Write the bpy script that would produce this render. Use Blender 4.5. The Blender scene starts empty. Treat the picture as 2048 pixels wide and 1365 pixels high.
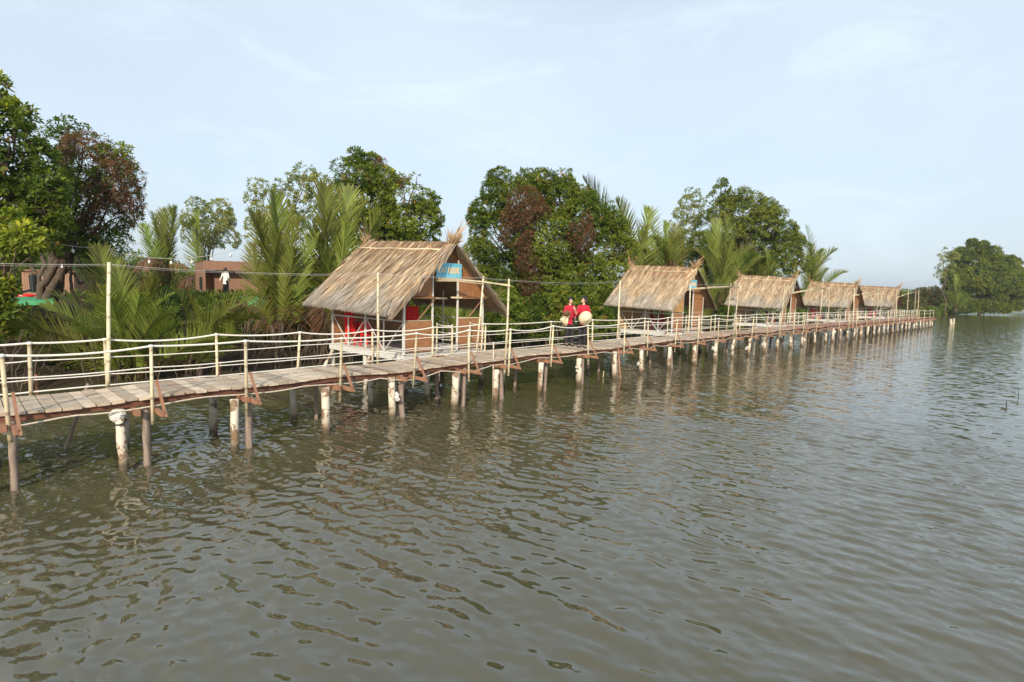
import bpy, math, random
import numpy as np
from mathutils import Vector, Matrix

random.seed(7); rng = np.random.default_rng(7)
SC = bpy.context.scene; COL = SC.collection
PI = math.pi

# ------------------------------------------------------------------ camera
FPX = 1100.0; CH = 2.72; ROLL = .0265; PITCH = math.atan(102.5/FPX)
F_ = np.array([0, math.cos(PITCH), -math.sin(PITCH)])
R0 = np.array([1., 0, 0]); U0 = np.array([0, math.sin(PITCH), math.cos(PITCH)])
R_ = R0*math.cos(ROLL) + U0*math.sin(ROLL); U_ = -R0*math.sin(ROLL) + U0*math.cos(ROLL)
CAM = np.array([0, 0, CH])
def ray(x, y): return F_*FPX + R_*(x-1024) - U_*(y-682.5)
def at(x, y, z):
    d = ray(x, y); return CAM + d*(z-CH)/d[2]
def atd(x, y, Y):
    d = ray(x, y); return CAM + d*Y/d[1]
def proj(P):
    v = np.asarray(P, float)-CAM; k = FPX/v.dot(F_); return 1024+k*v.dot(R_), 682.5-k*v.dot(U_)
cd = bpy.data.cameras.new('camera'); cam = bpy.data.objects.new('camera', cd); COL.objects.link(cam)
cd.sensor_width = 36; cd.lens = FPX/2048*36; cd.clip_end = 6000; cd.clip_start = .05
M = Matrix.Identity(4)
for i in range(3):
    M[i][0] = R_[i]; M[i][1] = U_[i]; M[i][2] = -F_[i]; M[i][3] = CAM[i]
cam.matrix_world = M; SC.camera = cam

# ------------------------------------------------------------------ materials
def nt(name):
    m = bpy.data.materials.new(name); m.use_nodes = True
    t = m.node_tree; t.nodes.clear()
    o = t.nodes.new('ShaderNodeOutputMaterial'); b = t.nodes.new('ShaderNodeBsdfPrincipled')
    t.links.new(b.outputs[0], o.inputs[0]); return m, t, b, o
def N(t, ty, **kw):
    n = t.nodes.new('ShaderNode'+ty)
    for k, v in kw.items():
        if k in n.inputs.keys(): n.inputs[k].default_value = v
        else: setattr(n, k, v)
    return n
def L(t, a, b): t.links.new(a, b)
def c4(c): return (c[0], c[1], c[2], 1)
def ramp(t, fac, stops):
    r = N(t, 'ValToRGB'); e = r.color_ramp.elements
    while len(e) < len(stops): e.new(.5)
    for el, (p, c) in zip(e, stops): el.position = p; el.color = c4(c) if len(c) == 3 else c
    L(t, fac, r.inputs[0]); return r.outputs[0]
def mixc(t, fac, a, b, mode='MIX'):
    m = t.nodes.new('ShaderNodeMix'); m.data_type = 'RGBA'; m.blend_type = mode
    for s, v in ((m.inputs[0], fac), (m.inputs[6], a), (m.inputs[7], b)):
        if hasattr(v, 'links') or hasattr(v, 'is_linked'): L(t, v, s)
        elif isinstance(v, (int, float)): s.default_value = v
        else: s.default_value = c4(v)
    return m.outputs[2]
def coords(t, scale=(1, 1, 1), kind='Object', rot=(0, 0, 0)):
    tc = N(t, 'TexCoord'); mp = N(t, 'Mapping'); mp.inputs['Scale'].default_value = scale; mp.inputs['Rotation'].default_value = rot
    L(t, tc.outputs[kind], mp.inputs[0]); return mp.outputs[0]
def noise(t, vec, scale=5, detail=4, rough=.6, dist=0):
    n = N(t, 'TexNoise'); n.inputs['Scale'].default_value = scale; n.inputs['Detail'].default_value = detail
    n.inputs['Roughness'].default_value = rough; n.inputs['Distortion'].default_value = dist
    if vec is not None: L(t, vec, n.inputs['Vector'])
    return n.outputs['Fac']
def bump(t, b, h, s=.3, d=.02):
    n = N(t, 'Bump'); n.inputs['Strength'].default_value = s; n.inputs['Distance'].default_value = d
    L(t, h, n.inputs['Height']); L(t, n.outputs[0], b.inputs['Normal'])
def attr(t, name='col'):
    a = N(t, 'Attribute'); a.attribute_name = name; return a.outputs['Color']
def objrand(t):
    return N(t, 'ObjectInfo').outputs['Random']

def m_simple(name, c1, c2, scale=6, rough=.6, stretch=(1, 1, 1), bmp=.2, useattr=False, detail=5):
    m, t, b, o = nt(name); v = coords(t, stretch); n = noise(t, v, scale, detail)
    col = ramp(t, n, [(.3, c1), (.7, c2)])
    if useattr: col = mixc(t, 1.0, col, attr(t), 'MULTIPLY')
    L(t, col, b.inputs['Base Color']); b.inputs['Roughness'].default_value = rough
    if bmp: bump(t, b, n, bmp, .01)
    return m
def m_leaf(name, trans=.3, rough=.5, objvar=False):
    m, t, b, o = nt(name); b.inputs['Specular IOR Level'].default_value = .3; col = attr(t)
    if objvar:
        r = objrand(t); hs = N(t, 'HueSaturation'); mr = N(t, 'MapRange'); mr.inputs[3].default_value = .7; mr.inputs[4].default_value = 1.3
        L(t, r, mr.inputs[0]); L(t, mr.outputs[0], hs.inputs['Value']); L(t, col, hs.inputs['Color'])
        mr2 = N(t, 'MapRange'); mr2.inputs[3].default_value = .475; mr2.inputs[4].default_value = .515; L(t, r, mr2.inputs[0]); L(t, mr2.outputs[0], hs.inputs['Hue'])
        col = hs.outputs[0]
    L(t, col, b.inputs['Base Color']); b.inputs['Roughness'].default_value = rough
    tr = N(t, 'BsdfTranslucent'); L(t, mixc(t, 1., col, (1.5, 1.6, .6), 'MULTIPLY'), tr.inputs[0])
    mx = N(t, 'MixShader'); mx.inputs[0].default_value = trans
    L(t, b.outputs[0], mx.inputs[1]); L(t, tr.outputs[0], mx.inputs[2]); L(t, mx.outputs[0], o.inputs[0])
    return m
def m_woven(name, c1, c2, s=26):
    m, t, b, o = nt(name); v = coords(t)
    br = N(t, 'TexBrick'); br.inputs['Scale'].default_value = s; br.inputs['Mortar Size'].default_value = .085
    br.inputs['Color1'].default_value = c4(c1); br.inputs['Color2'].default_value = c4(c2); br.inputs['Mortar'].default_value = c4([x*.30 for x in c1])
    br.inputs['Brick Width'].default_value = .8; br.inputs['Row Height'].default_value = 1.5; br.offset = .5
    sp = N(t, 'SeparateXYZ'); L(t, v, sp.inputs[0]); ad = N(t, 'Math', operation='ADD'); L(t, sp.outputs[0], ad.inputs[0]); L(t, sp.outputs[1], ad.inputs[1])
    cb = N(t, 'CombineXYZ'); L(t, ad.outputs[0], cb.inputs[0]); L(t, sp.outputs[2], cb.inputs[1]); L(t, cb.outputs[0], br.inputs['Vector'])
    n = noise(t, v, 3, 5); col = mixc(t, n, br.outputs[0], [x*1.5 for x in c2]); n2 = noise(t, v, 14, 3)
    col = mixc(t, n2, col, [x*.5 for x in c1])
    L(t, col, b.inputs['Base Color']); b.inputs['Roughness'].default_value = .55; bump(t, b, br.outputs['Fac'], .5, -.01)
    return m
def m_pile(name, white, patch, thr=.56):
    m, t, b, o = nt(name); v = coords(t, (1, 1, 1), 'Object'); r = objrand(t)
    ad = N(t, 'VectorMath', operation='ADD'); L(t, v, ad.inputs[0]); cm = N(t, 'CombineXYZ'); mu = N(t, 'Math', operation='MULTIPLY'); mu.inputs[1].default_value = 37
    L(t, r, mu.inputs[0]); L(t, mu.outputs[0], cm.inputs[2]); L(t, cm.outputs[0], ad.inputs[1]); v2 = ad.outputs[0]
    n1 = noise(t, v2, 5, 6, .65); n2 = noise(t, v2, 22, 4)
    base = mixc(t, n2, white, [x*.72 for x in white])
    col = mixc(t, ramp(t, n1, [(thr, (0, 0, 0)), (thr+.03, (1, 1, 1))]), base, patch)
    gr = N(t, 'SeparateXYZ'); L(t, v, gr.inputs[0]); ad2 = N(t, 'Math', operation='MULTIPLY_ADD'); ad2.inputs[1].default_value = .25; L(t, n1, ad2.inputs[0]); L(t, gr.outputs[2], ad2.inputs[2])
    stain = ramp(t, ad2.outputs[0], [(.24, (1, 1, 1)), (.56, (0, 0, 0))])       # tide mark: silt left on the pile
    sm = N(t, 'Math', operation='MULTIPLY'); sm.inputs[1].default_value = .75; L(t, stain, sm.inputs[0])
    col = mixc(t, sm.outputs[0], col, (.2, .12, .06))
    wet = ramp(t, ad2.outputs[0], [(.19, (1, 1, 1)), (.30, (0, 0, 0))]); wm = N(t, 'Math', operation='MULTIPLY'); wm.inputs[1].default_value = .85; L(t, wet, wm.inputs[0]); col = mixc(t, wm.outputs[0], col, (.055, .045, .022))   # algae band
    L(t, col, b.inputs['Base Color']); b.inputs['Roughness'].default_value = .7; bump(t, b, n1, .6, .02)
    return m
def m_bamboo(name, c1, c2):
    m, t, b, o = nt(name); v = coords(t); n = noise(t, coords(t, (1, 1, .2)), 9, 4); r = objrand(t)
    col = ramp(t, n, [(.3, c1), (.7, c2)])
    w = N(t, 'TexWave', wave_type='BANDS', bands_direction='Z'); w.inputs['Scale'].default_value = .9; w.inputs['Distortion'].default_value = .6; L(t, v, w.inputs[0])
    ring = ramp(t, w.outputs[1], [(.0, (1, 1, 1)), (.06, (0, 0, 0))]); col = mixc(t, ring, col, [x*.68 for x in c1])
    col = mixc(t, ramp(t, noise(t, v, 3.2, 5, .7), [(.5, (0, 0, 0)), (.72, (.75, .75, .75))]), col, [x*.45 for x in c1])
    mr = N(t, 'MapRange'); mr.inputs[3].default_value = .66; mr.inputs[4].default_value = 1.08; L(t, r, mr.inputs[0])
    col = mixc(t, 1., col, mr.outputs[0], 'MULTIPLY')
    L(t, col, b.inputs['Base Color']); b.inputs['Roughness'].default_value = .5; return m

MT = {}
MT['deck'] = m_simple('deck_wood', (.66, .60, .51), (1.1, 1.04, .93), 7, .75, (1, 1, 1), .35, True)
MT['redwood'] = m_simple('reddish_wood', (.22, .10, .06), (.40, .21, .125), 9, .6, (1, 1, .3))
MT['darkwood'] = m_simple('weathered_timber', (.16, .115, .09), (.36, .28, .23), 8, .8, (3, 3, .5), .5)
MT['stringer'] = m_simple('dark_red_timber', (.10, .035, .02), (.2, .08, .045), 9, .7)
MT['pile'] = m_pile('whitewashed_pile', (.80, .73, .60), (.24, .16, .10), .52)
MT['wrap'] = m_pile('wrapped_pile', (.60, .57, .49), (.16, .12, .09), .6)
MT['bamboo'] = m_bamboo('bamboo', (.60, .50, .32), (.80, .71, .50))
MT['bamboo2'] = m_bamboo('pale_bamboo', (.62, .52, .34), (.80, .72, .53))
MT['rope'] = m_simple('white_rope', (.72, .68, .6), (.86, .84, .78), 60, .8)
MT['cord'] = m_simple('beige_hose', (.5, .42, .33), (.66, .58, .48), 20, .6)
MT['white'] = m_simple('white_painted_metal', (.6, .58, .54), (.76, .74, .7), 12, .45)
MT['floor'] = m_simple('painted_floor', (.5, .48, .44), (.66, .64, .6), 5, .6, (1, 6, 1))
MT['woven'] = m_woven('woven_bamboo', (.30, .13, .055), (.44, .21, .09), 9)
MT['woven2'] = m_woven('pale_woven_bamboo', (.48, .26, .08), (.60, .36, .13))
MT['straw'] = m_simple('straw', (.85, .85, .85), (1.1, 1.1, 1.1), 4, .8, (1, 1, 1), 0, True)
MT['sign'] = m_simple('blue_board', (.12, .50, .70), (.24, .62, .80), 4, .4)
MT['letter'] = m_simple('orange_paint', (.85, .58, .30), (.9, .66, .38), 4, .5)
MT['red'] = m_simple('red_plastic', (.68, .012, .014), (.78, .02, .022), 4, .32, bmp=0)
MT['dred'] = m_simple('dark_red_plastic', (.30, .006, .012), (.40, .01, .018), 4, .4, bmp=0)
MT['shirt'] = m_simple('crimson_cloth', (.42, .008, .03), (.55, .014, .05), 12, .8)
MT['wshirt'] = m_simple('white_cloth', (.72, .70, .66), (.82, .80, .76), 12, .8)
MT['black'] = m_simple('black_cloth', (.012, .011, .013), (.024, .021, .024), 14, .75)
MT['hair'] = m_simple('black_hair', (.006, .005, .006), (.016, .012, .01), 40, .4, (1, 1, .2))
MT['hat'] = m_simple('palm_leaf_hat', (.66, .55, .34), (.80, .70, .48), 30, .6)
MT['dry'] = m_simple('dried_leaves', (.10, .055, .022), (.34, .22, .11), 30, .8)
MT['leaf'] = m_leaf('tree_leaves', .38)
MT['frond'] = m_leaf('palm_fronds', .35, .42, True)
MT['bark'] = m_simple('bark', (.05, .035, .025), (.15, .11, .08), 10, .85, (2, 2, .5), .6)
MT['cabin'] = m_simple('brown_cladding', (.20, .095, .055), (.25, .125, .072), 2, .6)
MT['cabin2'] = m_simple('tan_cladding', (.27, .15, .09), (.33, .19, .115), 2, .6)
MT['green'] = m_simple('green_netting', (.03, .22, .09), (.06, .30, .14), 5, .7)
MT['dark'] = m_simple('dark_plastic', (.012, .02, .02), (.03, .04, .04), 5, .4)
MT['bulb'] = m_simple('white_bulb', (.75, .75, .72), (.85, .85, .8), 5, .25, bmp=0)
MT['lamp'] = m_simple('orange_gourd', (.75, .30, .03), (.85, .42, .06), 5, .35, bmp=0)
MT['wire'] = m_simple('pale_cable', (.55, .53, .5), (.65, .63, .6), 5, .5, bmp=0)
m, t, b, o = nt('skin'); L(t, attr(t), b.inputs['Base Color']); b.inputs['Roughness'].default_value = .55; MT['skin'] = m

# planked look for cladding (vertical joints)
for k in ('cabin', 'cabin2'):
    m = MT[k]; t = m.node_tree; b = [n for n in t.nodes if n.type == 'BSDF_PRINCIPLED'][0]
    w = N(t, 'TexWave', wave_type='BANDS', bands_direction='X'); w.inputs['Scale'].default_value = 2.6
    tc = N(t, 'TexCoord'); sp = N(t, 'SeparateXYZ'); L(t, tc.outputs['Object'], sp.inputs[0]); ad = N(t, 'Math', operation='ADD')
    L(t, sp.outputs[0], ad.inputs[0]); L(t, sp.outputs[1], ad.inputs[1]); cb = N(t, 'CombineXYZ'); L(t, ad.outputs[0], cb.inputs[0]); L(t, cb.outputs[0], w.inputs[0])
    old = b.inputs['Base Color'].links[0].from_socket
    L(t, mixc(t, ramp(t, w.outputs[1], [(.0, (1, 1, 1)), (.12, (0, 0, 0))]), old, (.1, .04, .02)), b.inputs['Base Color'])

# ground: dark silt with leaf litter
m, t, b, o = nt('river_bank_soil'); v = coords(t)
n1 = noise(t, v, .5, 8, .65); n2 = noise(t, v, 9, 5)
col = mixc(t, .5, ramp(t, n1, [(.35, (.03, .022, .013)), (.5, (.06, .042, .027)), (.68, (.025, .03, .011))]), (.05, .036, .022))
L(t, col, b.inputs['Base Color']); b.inputs['Roughness'].default_value = .95; b.inputs['Specular IOR Level'].default_value = .1; bump(t, b, n2, .7, .05); MT['ground'] = m

# water: silty river under wind ripples (the larger waves are in the mesh)
m, t, b, o = nt('silty_water')
b.inputs['Roughness'].default_value = .05; b.inputs['IOR'].default_value = 1.85
def stretched(rot, sc):
    v = coords(t, (1, 1, 1), 'Object', (0, 0, -math.radians(rot))); mp = N(t, 'Mapping'); mp.inputs['Scale'].default_value = sc; L(t, v, mp.inputs[0]); return mp.outputs[0]
def slopes(rot, st, sc, amp):
    n = N(t, 'TexNoise'); n.inputs['Scale'].default_value = sc; n.inputs['Detail'].default_value = 2.5; n.inputs['Roughness'].default_value = .5; L(t, stretched(rot, (1, st, 1)), n.inputs['Vector'])
    sb = N(t, 'VectorMath', operation='SUBTRACT'); L(t, n.outputs['Color'], sb.inputs[0]); sb.inputs[1].default_value = (.5, .5, .5)
    c, q = math.cos(math.radians(rot)), math.sin(math.radians(rot)); sp = N(t, 'SeparateXYZ'); L(t, sb.outputs[0], sp.inputs[0])
    a = N(t, 'VectorMath', operation='SCALE'); a.inputs[0].default_value = (c*amp, q*amp, 0); L(t, sp.outputs[0], a.inputs['Scale'])
    d = N(t, 'VectorMath', operation='SCALE'); d.inputs[0].default_value = (-q*amp*.4, c*amp*.4, 0); L(t, sp.outputs[1], d.inputs['Scale'])
    e = N(t, 'VectorMath', operation='ADD'); L(t, a.outputs[0], e.inputs[0]); L(t, d.outputs[0], e.inputs[1]); return e.outputs[0]
ge = N(t, 'NewGeometry'); acc = ge.outputs['Normal']
for q in (slopes(50, .30, 4.6, .36), slopes(70, .40, 9.0, .36), slopes(35, .45, 17, .16)):
    e = N(t, 'VectorMath', operation='ADD'); L(t, acc, e.inputs[0]); L(t, q, e.inputs[1]); acc = e.outputs[0]
nm = N(t, 'VectorMath', operation='NORMALIZE'); L(t, acc, nm.inputs[0]); L(t, nm.outputs[0], b.inputs['Normal'])
nc = noise(t, coords(t), .12, 4, .6)
L(t, ramp(t, nc, [(.35, (.078, .070, .035)), (.65, (.096, .088, .049))]), b.inputs['Base Color'])
MT['water'] = m

# ------------------------------------------------------------------ mesh helpers
def link(o, parent=None):
    COL.objects.link(o)
    if parent is not None: o.parent = parent
    return o
def tag(o, label=None, cat=None, group=None, kind=None):
    if label: o['label'] = label
    if cat: o['category'] = cat
    if group: o['group'] = group
    if kind: o['kind'] = kind
    return o
def empty(name, loc, rz=0.0, label=None, cat=None, group=None, kind=None):
    o = bpy.data.objects.new(name, None); o.empty_display_size = .2; o.location = loc; o.rotation_euler = (0, 0, rz)
    link(o); return tag(o, label, cat, group, kind)
def mesh_np(name, V, Fq, col=None, mat=None, smooth=False):
    V = np.asarray(V, np.float32); Fq = np.asarray(Fq, np.int32); k = Fq.shape[1]
    me = bpy.data.meshes.new(name); me.vertices.add(len(V)); me.vertices.foreach_set('co', V.ravel())
    me.loops.add(Fq.size); me.loops.foreach_set('vertex_index', Fq.ravel())
    me.polygons.add(len(Fq)); me.polygons.foreach_set('loop_start', np.arange(0, Fq.size, k, dtype=np.int32))
    me.update(calc_edges=True)
    if col is not None:
        a = me.attributes.new('col', 'FLOAT_COLOR', 'FACE'); c = np.ones((len(Fq), 4), np.float32); c[:, :3] = col
        a.data.foreach_set('color', c.ravel())
    if smooth: me.polygons.foreach_set('use_smooth', np.ones(len(Fq), bool))
    if mat: me.materials.append(MT[mat] if isinstance(mat, str) else mat)
    return me
class MB:
    def __init__(s): s.v = []; s.f = []; s.c = []
    def add(s, vs, fs, col=(1, 1, 1)):
        k = len(s.v); s.v += [tuple(float(q) for q in p) for p in vs]; s.f += [tuple(i+k for i in f) for f in fs]; s.c += [col]*len(fs); return s
    def box(s, a, b, col=(1, 1, 1)):
        (x0, y0, z0), (x1, y1, z1) = a, b
        return s.add([(x0, y0, z0), (x1, y0, z0), (x1, y1, z0), (x0, y1, z0), (x0, y0, z1), (x1, y0, z1), (x1, y1, z1), (x0, y1, z1)],
                     [(3, 2, 1, 0), (4, 5, 6, 7), (0, 1, 5, 4), (1, 2, 6, 5), (2, 3, 7, 6), (3, 0, 4, 7)], col)
    def bar(s, p, q, w, h=None, col=(1, 1, 1), up=(0, 0, 1)):
        h = h or w; p = Vector(p); q = Vector(q); d = (q-p).normalized(); u = Vector(up)
        if abs(d.dot(u)) > .97: u = Vector((1, 0, 0))
        x = d.cross(u).normalized()*w/2; y = x.cross(d).normalized()*h/2
        vs = [p-x-y, p+x-y, p+x+y, p-x+y, q-x-y, q+x-y, q+x+y, q-x+y]
        return s.add(vs, [(3, 2, 1, 0), (4, 5, 6, 7), (0, 1, 5, 4), (1, 2, 6, 5), (2, 3, 7, 6), (3, 0, 4, 7)], col)
    def tube(s, pts, r, n=8, col=(1, 1, 1), cap=True):
        pts = [Vector(p) for p in pts]; rs = r if isinstance(r, (list, tuple)) else [r]*len(pts)
        vs = []; prev = None
        for i, p in enumerate(pts):
            d = (pts[min(i+1, len(pts)-1)]-pts[max(i-1, 0)]).normalized()
            u = Vector((0, 0, 1)) if abs(d.z) < .9 else Vector((1, 0, 0))
            x = d.cross(u).normalized() if prev is None else (prev-d*prev.dot(d)).normalized(); prev = x; y = d.cross(x)
            vs += [p+(x*math.cos(2*PI*k/n)+y*math.sin(2*PI*k/n))*rs[i] for k in range(n)]
        fs = [(i*n+k, i*n+(k+1) % n, (i+1)*n+(k+1) % n, (i+1)*n+k) for i in range(len(pts)-1) for k in range(n)]
        if cap: fs += [tuple(range(n-1, -1, -1)), tuple(range((len(pts)-1)*n, len(pts)*n))]
        return s.add(vs, fs, col)
    def ball(s, c, r, col=(1, 1, 1), nu=10, nv=7):
        rx, ry, rz = (r, r, r) if isinstance(r, (int, float)) else r
        vs = [(c[0], c[1], c[2]-rz)]+[(c[0]+rx*math.sin(PI*j/nv)*math.cos(2*PI*i/nu), c[1]+ry*math.sin(PI*j/nv)*math.sin(2*PI*i/nu), c[2]-rz*math.cos(PI*j/nv)) for j in range(1, nv) for i in range(nu)]+[(c[0], c[1], c[2]+rz)]
        fs = [(0, 1+(i+1) % nu, 1+i) for i in range(nu)]
        fs += [(1+j*nu+i, 1+j*nu+(i+1) % nu, 1+(j+1)*nu+(i+1) % nu, 1+(j+1)*nu+i) for j in range(nv-2) for i in range(nu)]
        e = len(vs)-1; b = 1+(nv-2)*nu; fs += [(b+i, b+(i+1) % nu, e) for i in range(nu)]
        return s.add(vs, fs, col)
    def poly_slab(s, pts, off, col=(1, 1, 1)):
        """closed polygon (list of points) extruded by vector off"""
        n = len(pts); o = Vector(off); a = [Vector(p) for p in pts]; b_ = [p+o for p in a]
        return s.add(a+b_, [tuple(range(n-1, -1, -1)), tuple(range(n, 2*n))]+[(i, (i+1) % n, n+(i+1) % n, n+i) for i in range(n)], col)
    def mesh(s, name, mat=None, smooth=False, base=(0, 0, 0)):
        me = bpy.data.meshes.new(name); bx = base
        me.from_pydata([(p[0]-bx[0], p[1]-bx[1], p[2]-bx[2]) for p in s.v], [], s.f)
        a = me.attributes.new('col', 'FLOAT_COLOR', 'FACE')
        a.data.foreach_set('color', np.array([(*c, 1) for c in s.c], np.float32).ravel())
        if smooth: me.polygons.foreach_set('use_smooth', [True]*len(me.polygons))
        if mat: me.materials.append(MT[mat])
        return me
    def build(s, name, mat, parent=None, smooth=False, origin=(0, 0, 0), world=False):
        """verts are in the parent's frame (world=True: world frame, parent without rotation); origin in the same frame"""
        me = s.mesh(name, mat, smooth, origin); o = bpy.data.objects.new(name, me); link(o, parent)
        off = parent.location if (world and parent is not None) else (0, 0, 0)
        o.location = (origin[0]-off[0], origin[1]-off[1], origin[2]-off[2]); return o
def obj(name, me, parent=None, loc=(0, 0, 0)):
    o = bpy.data.objects.new(name, me); o.location = loc; return link(o, parent)
def rnd(a, b): return random.uniform(a, b)
def V3(p): return Vector((float(p[0]), float(p[1]), float(p[2])))

# ------------------------------------------------------------------ the line of the boardwalk
DZ = 1.02; WID = 1.27
_P = np.array([(-9.3, 3.8), (-6.37, 6.75), (-5.53, 7.6), (-4.2, 9.0), (-2.45, 11.0), (-1.31, 12.28), (-.1, 13.55), (1.85, 15.73), (3.35, 17.4), (5.8, 20.0), (8.3, 22.6), (10.9, 25.25), (14.0, 28.35), (18.9, 33.2), (43.5, 57.0)])
_S = np.concatenate([[0], np.cumsum(np.hypot(*np.diff(_P, axis=0).T))])
def fpos(s): return np.array([np.interp(s, _S, _P[:, 0]), np.interp(s, _S, _P[:, 1])])
def fdir(s):
    a = max(0, s-2.5); b_ = min(_S[-1], s+2.5); d = fpos(b_)-fpos(a); return d/np.hypot(*d)
def fnrm(s): d = fdir(s); return np.array([-d[1], d[0]])
def dz(s): return DZ + .022*math.sin(s*.9+1)+.014*math.sin(s*2.3)
def bp(s, off, z): q = fpos(s)+fnrm(s)*off; return np.array([q[0], q[1], z])
def solve(px, off, z):
    a, b_ = 0., _S[-1]+.5
    for _ in range(50):
        m_ = (a+b_)/2
        if proj(bp(m_, off, z))[0] < px: a = m_
        else: b_ = m_
    return (a+b_)/2
SEND = _S[-1]

# ------------------------------------------------------------------ water, ground
def spaced(a, b_, d0, grow, start):
    out = [start]; d = d0
    while out[-1] < b_: out.append(out[-1]+d); d = max(d0, (out[-1]-start)*grow) if grow else d0
    lo = [start]; 
    while lo[-1] > a: lo.append(lo[-1]-max(d0, (start-lo[-1])*grow))
    return np.array(sorted(set(lo+out)))
xs = np.concatenate([-np.geomspace(9, 1600, 130)[::-1], np.linspace(-9, 9, 700)[1:-1], np.geomspace(9, 1600, 150)])
ys = np.concatenate([-np.geomspace(1, 60, 12)[::-1], np.linspace(-.9, 2.5, 12), np.arange(2.55, 12, .025), np.geomspace(12.03, 1800, 400)])
X, Y = np.meshgrid(xs, ys)
lx = np.gradient(xs)[None, :]+0*X; ly = np.gradient(ys)[:, None]+0*Y; sp_ = np.maximum(lx, ly)
Z = np.zeros_like(X); wr = np.random.default_rng(3)
def wave_set(n, th0, spread, lo, hi, slope):
    global Z
    acc = np.zeros_like(X)
    for i in range(n):
        lam = math.exp(wr.uniform(math.log(lo), math.log(hi))); th = th0+wr.normal(0, spread); k = 2*PI/lam
        ph = k*(X*math.cos(th)+Y*math.sin(th))+wr.uniform(0, 2*PI)
        w = np.clip(lam/sp_/3.2-1, 0, 1)
        acc += w*np.sin(ph+.35*np.sin(ph))*slope/k*math.sqrt(2/n)
    return acc
grp = .62+.38*np.sin(X*.9+1.3*np.sin(Y*.5))*np.sin(Y*.7-X*.35+1)
Z += wave_set(60, math.radians(51), .27, .17, .38, .140)*grp
Z += wave_set(64, math.radians(53), .42, .085, .19, .135)*(.75+.25*np.sin(X*1.7+Y*.6)*np.sin(Y*1.3-X*.4))
Z += wave_set(16, math.radians(50), .2, .5, 1.5, .034)
Z += wave_set(30, math.radians(120), .45, .11, .32, .075)*(.75-.65*np.tanh((X+2)/3))
nx, ny = len(xs), len(ys); idx = np.arange(nx*ny).reshape(ny, nx)
Fq = np.stack([idx[:-1, :-1], idx[:-1, 1:], idx[1:, 1:], idx[1:, :-1]], -1).reshape(-1, 4)
tag(obj('water', mesh_np('water', np.stack([X, Y, Z], -1).reshape(-1, 3), Fq, None, 'water', True)), kind='structure')

# the bank: one sheet inland of a shoreline that runs beside the boardwalk
SH0 = np.array([-9.5, 15.6]); SHD = np.array([.703, .711]); SHN = np.array([-.711, .703])
def sh(s, off): q = SH0+SHD*s+SHN*off; return q
def vnoise(x, y): return np.sin(x*.9+1.7*np.sin(y*.6))*.5+np.sin(x*.37-y*.53+2)*.5
def bankz(s, off):
    top = np.where(s < 6, 1.75, np.where(s < 14, 1.75-(s-6)*.13, .7)); e = off+.55*vnoise(s*1.1, s*.3)
    k = np.clip((e+1.0)/6.5, 0, 1); return -.35+(top+.35)*(k**1.15)+.12*vnoise(s*2, off*2)*np.clip(e, 0, 1)
ss = np.concatenate([np.linspace(-400, -46, 40), np.arange(-45, 60, .6), np.geomspace(60, 1500, 90)[0:]]); oo = np.concatenate([np.linspace(-2.2, 9, 26), np.geomspace(9.6, 900, 40)])
S2, O2 = np.meshgrid(ss, oo); P2 = SH0+S2[..., None]*SHD+O2[..., None]*SHN; Zb = bankz(S2, O2)
nx, ny = len(ss), len(oo); idx = np.arange(nx*ny).reshape(ny, nx)
Fq = np.stack([idx[:-1, :-1], idx[:-1, 1:], idx[1:, 1:], idx[1:, :-1]], -1).reshape(-1, 4)
tag(obj('ground', mesh_np('ground', np.concatenate([P2, Zb[..., None]], -1).reshape(-1, 3), Fq, None, 'ground', True)), kind='structure')
def gz(x, y):
    v = np.array([x, y])-SH0; return float(bankz(np.float64(v.dot(SHD)), np.float64(v.dot(SHN))))

# ------------------------------------------------------------------ boardwalk
bw = empty('boardwalk', V3(bp(0, .7, DZ)), 0, 'long narrow plank boardwalk on whitewashed piles running past all five thatched huts', 'boardwalk')
mb = MB(); s = 0.0
while s < SEND:
    w = rnd(.15, .225); a, b_ = s+.006, min(s+w-.006, SEND)
    j0, j1 = rnd(-.005, .055), WID+rnd(-.02, .03); zt = .004*rnd(-1, 1)
    g = rnd(.75, 1.05); tint = random.choice([(.70, .62, .54), (.62, .54, .46), (.74, .66, .57), (.56, .47, .40), (.66, .56, .47), (.70, .60, .50)])
    if random.random() < .08: tint = (.44, .34, .28)
    fade = min(1, max(0, (s-22)/20)); tint = tuple(c*(1-fade)+d*fade for c, d in zip(tint, (.42, .26, .2)))
    col = tuple(c*g for c in tint)
    p0, p1, p2, p3 = bp(a, j0, 0), bp(b_, j0, 0), bp(b_, j1, 0), bp(a, j1, 0); z0, z1 = dz(a)+zt, dz(b_)+zt+.003*rnd(-1, 1)
    vs = [(*p0[:2], z0-.035), (*p1[:2], z1-.035), (*p2[:2], z1-.035), (*p3[:2], z0-.035), (*p0[:2], z0), (*p1[:2], z1), (*p2[:2], z1), (*p3[:2], z0)]
    mb.add(vs, [(3, 2, 1, 0), (4, 5, 6, 7), (0, 1, 5, 4), (1, 2, 6, 5), (2, 3, 7, 6), (3, 0, 4, 7)], col); s += w
mb.build('deck', 'deck', bw, world=True)
for off in (.12, .64, 1.15):
    mb = MB(); pts = [bp(s, off, dz(s)-.085) for s in np.linspace(.05, SEND-.05, 70)]
    for p, q in zip(pts[:-1], pts[1:]): mb.bar(p, q, .05, .075)
    mb.build('stringer', 'stringer', bw, world=True)

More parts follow.
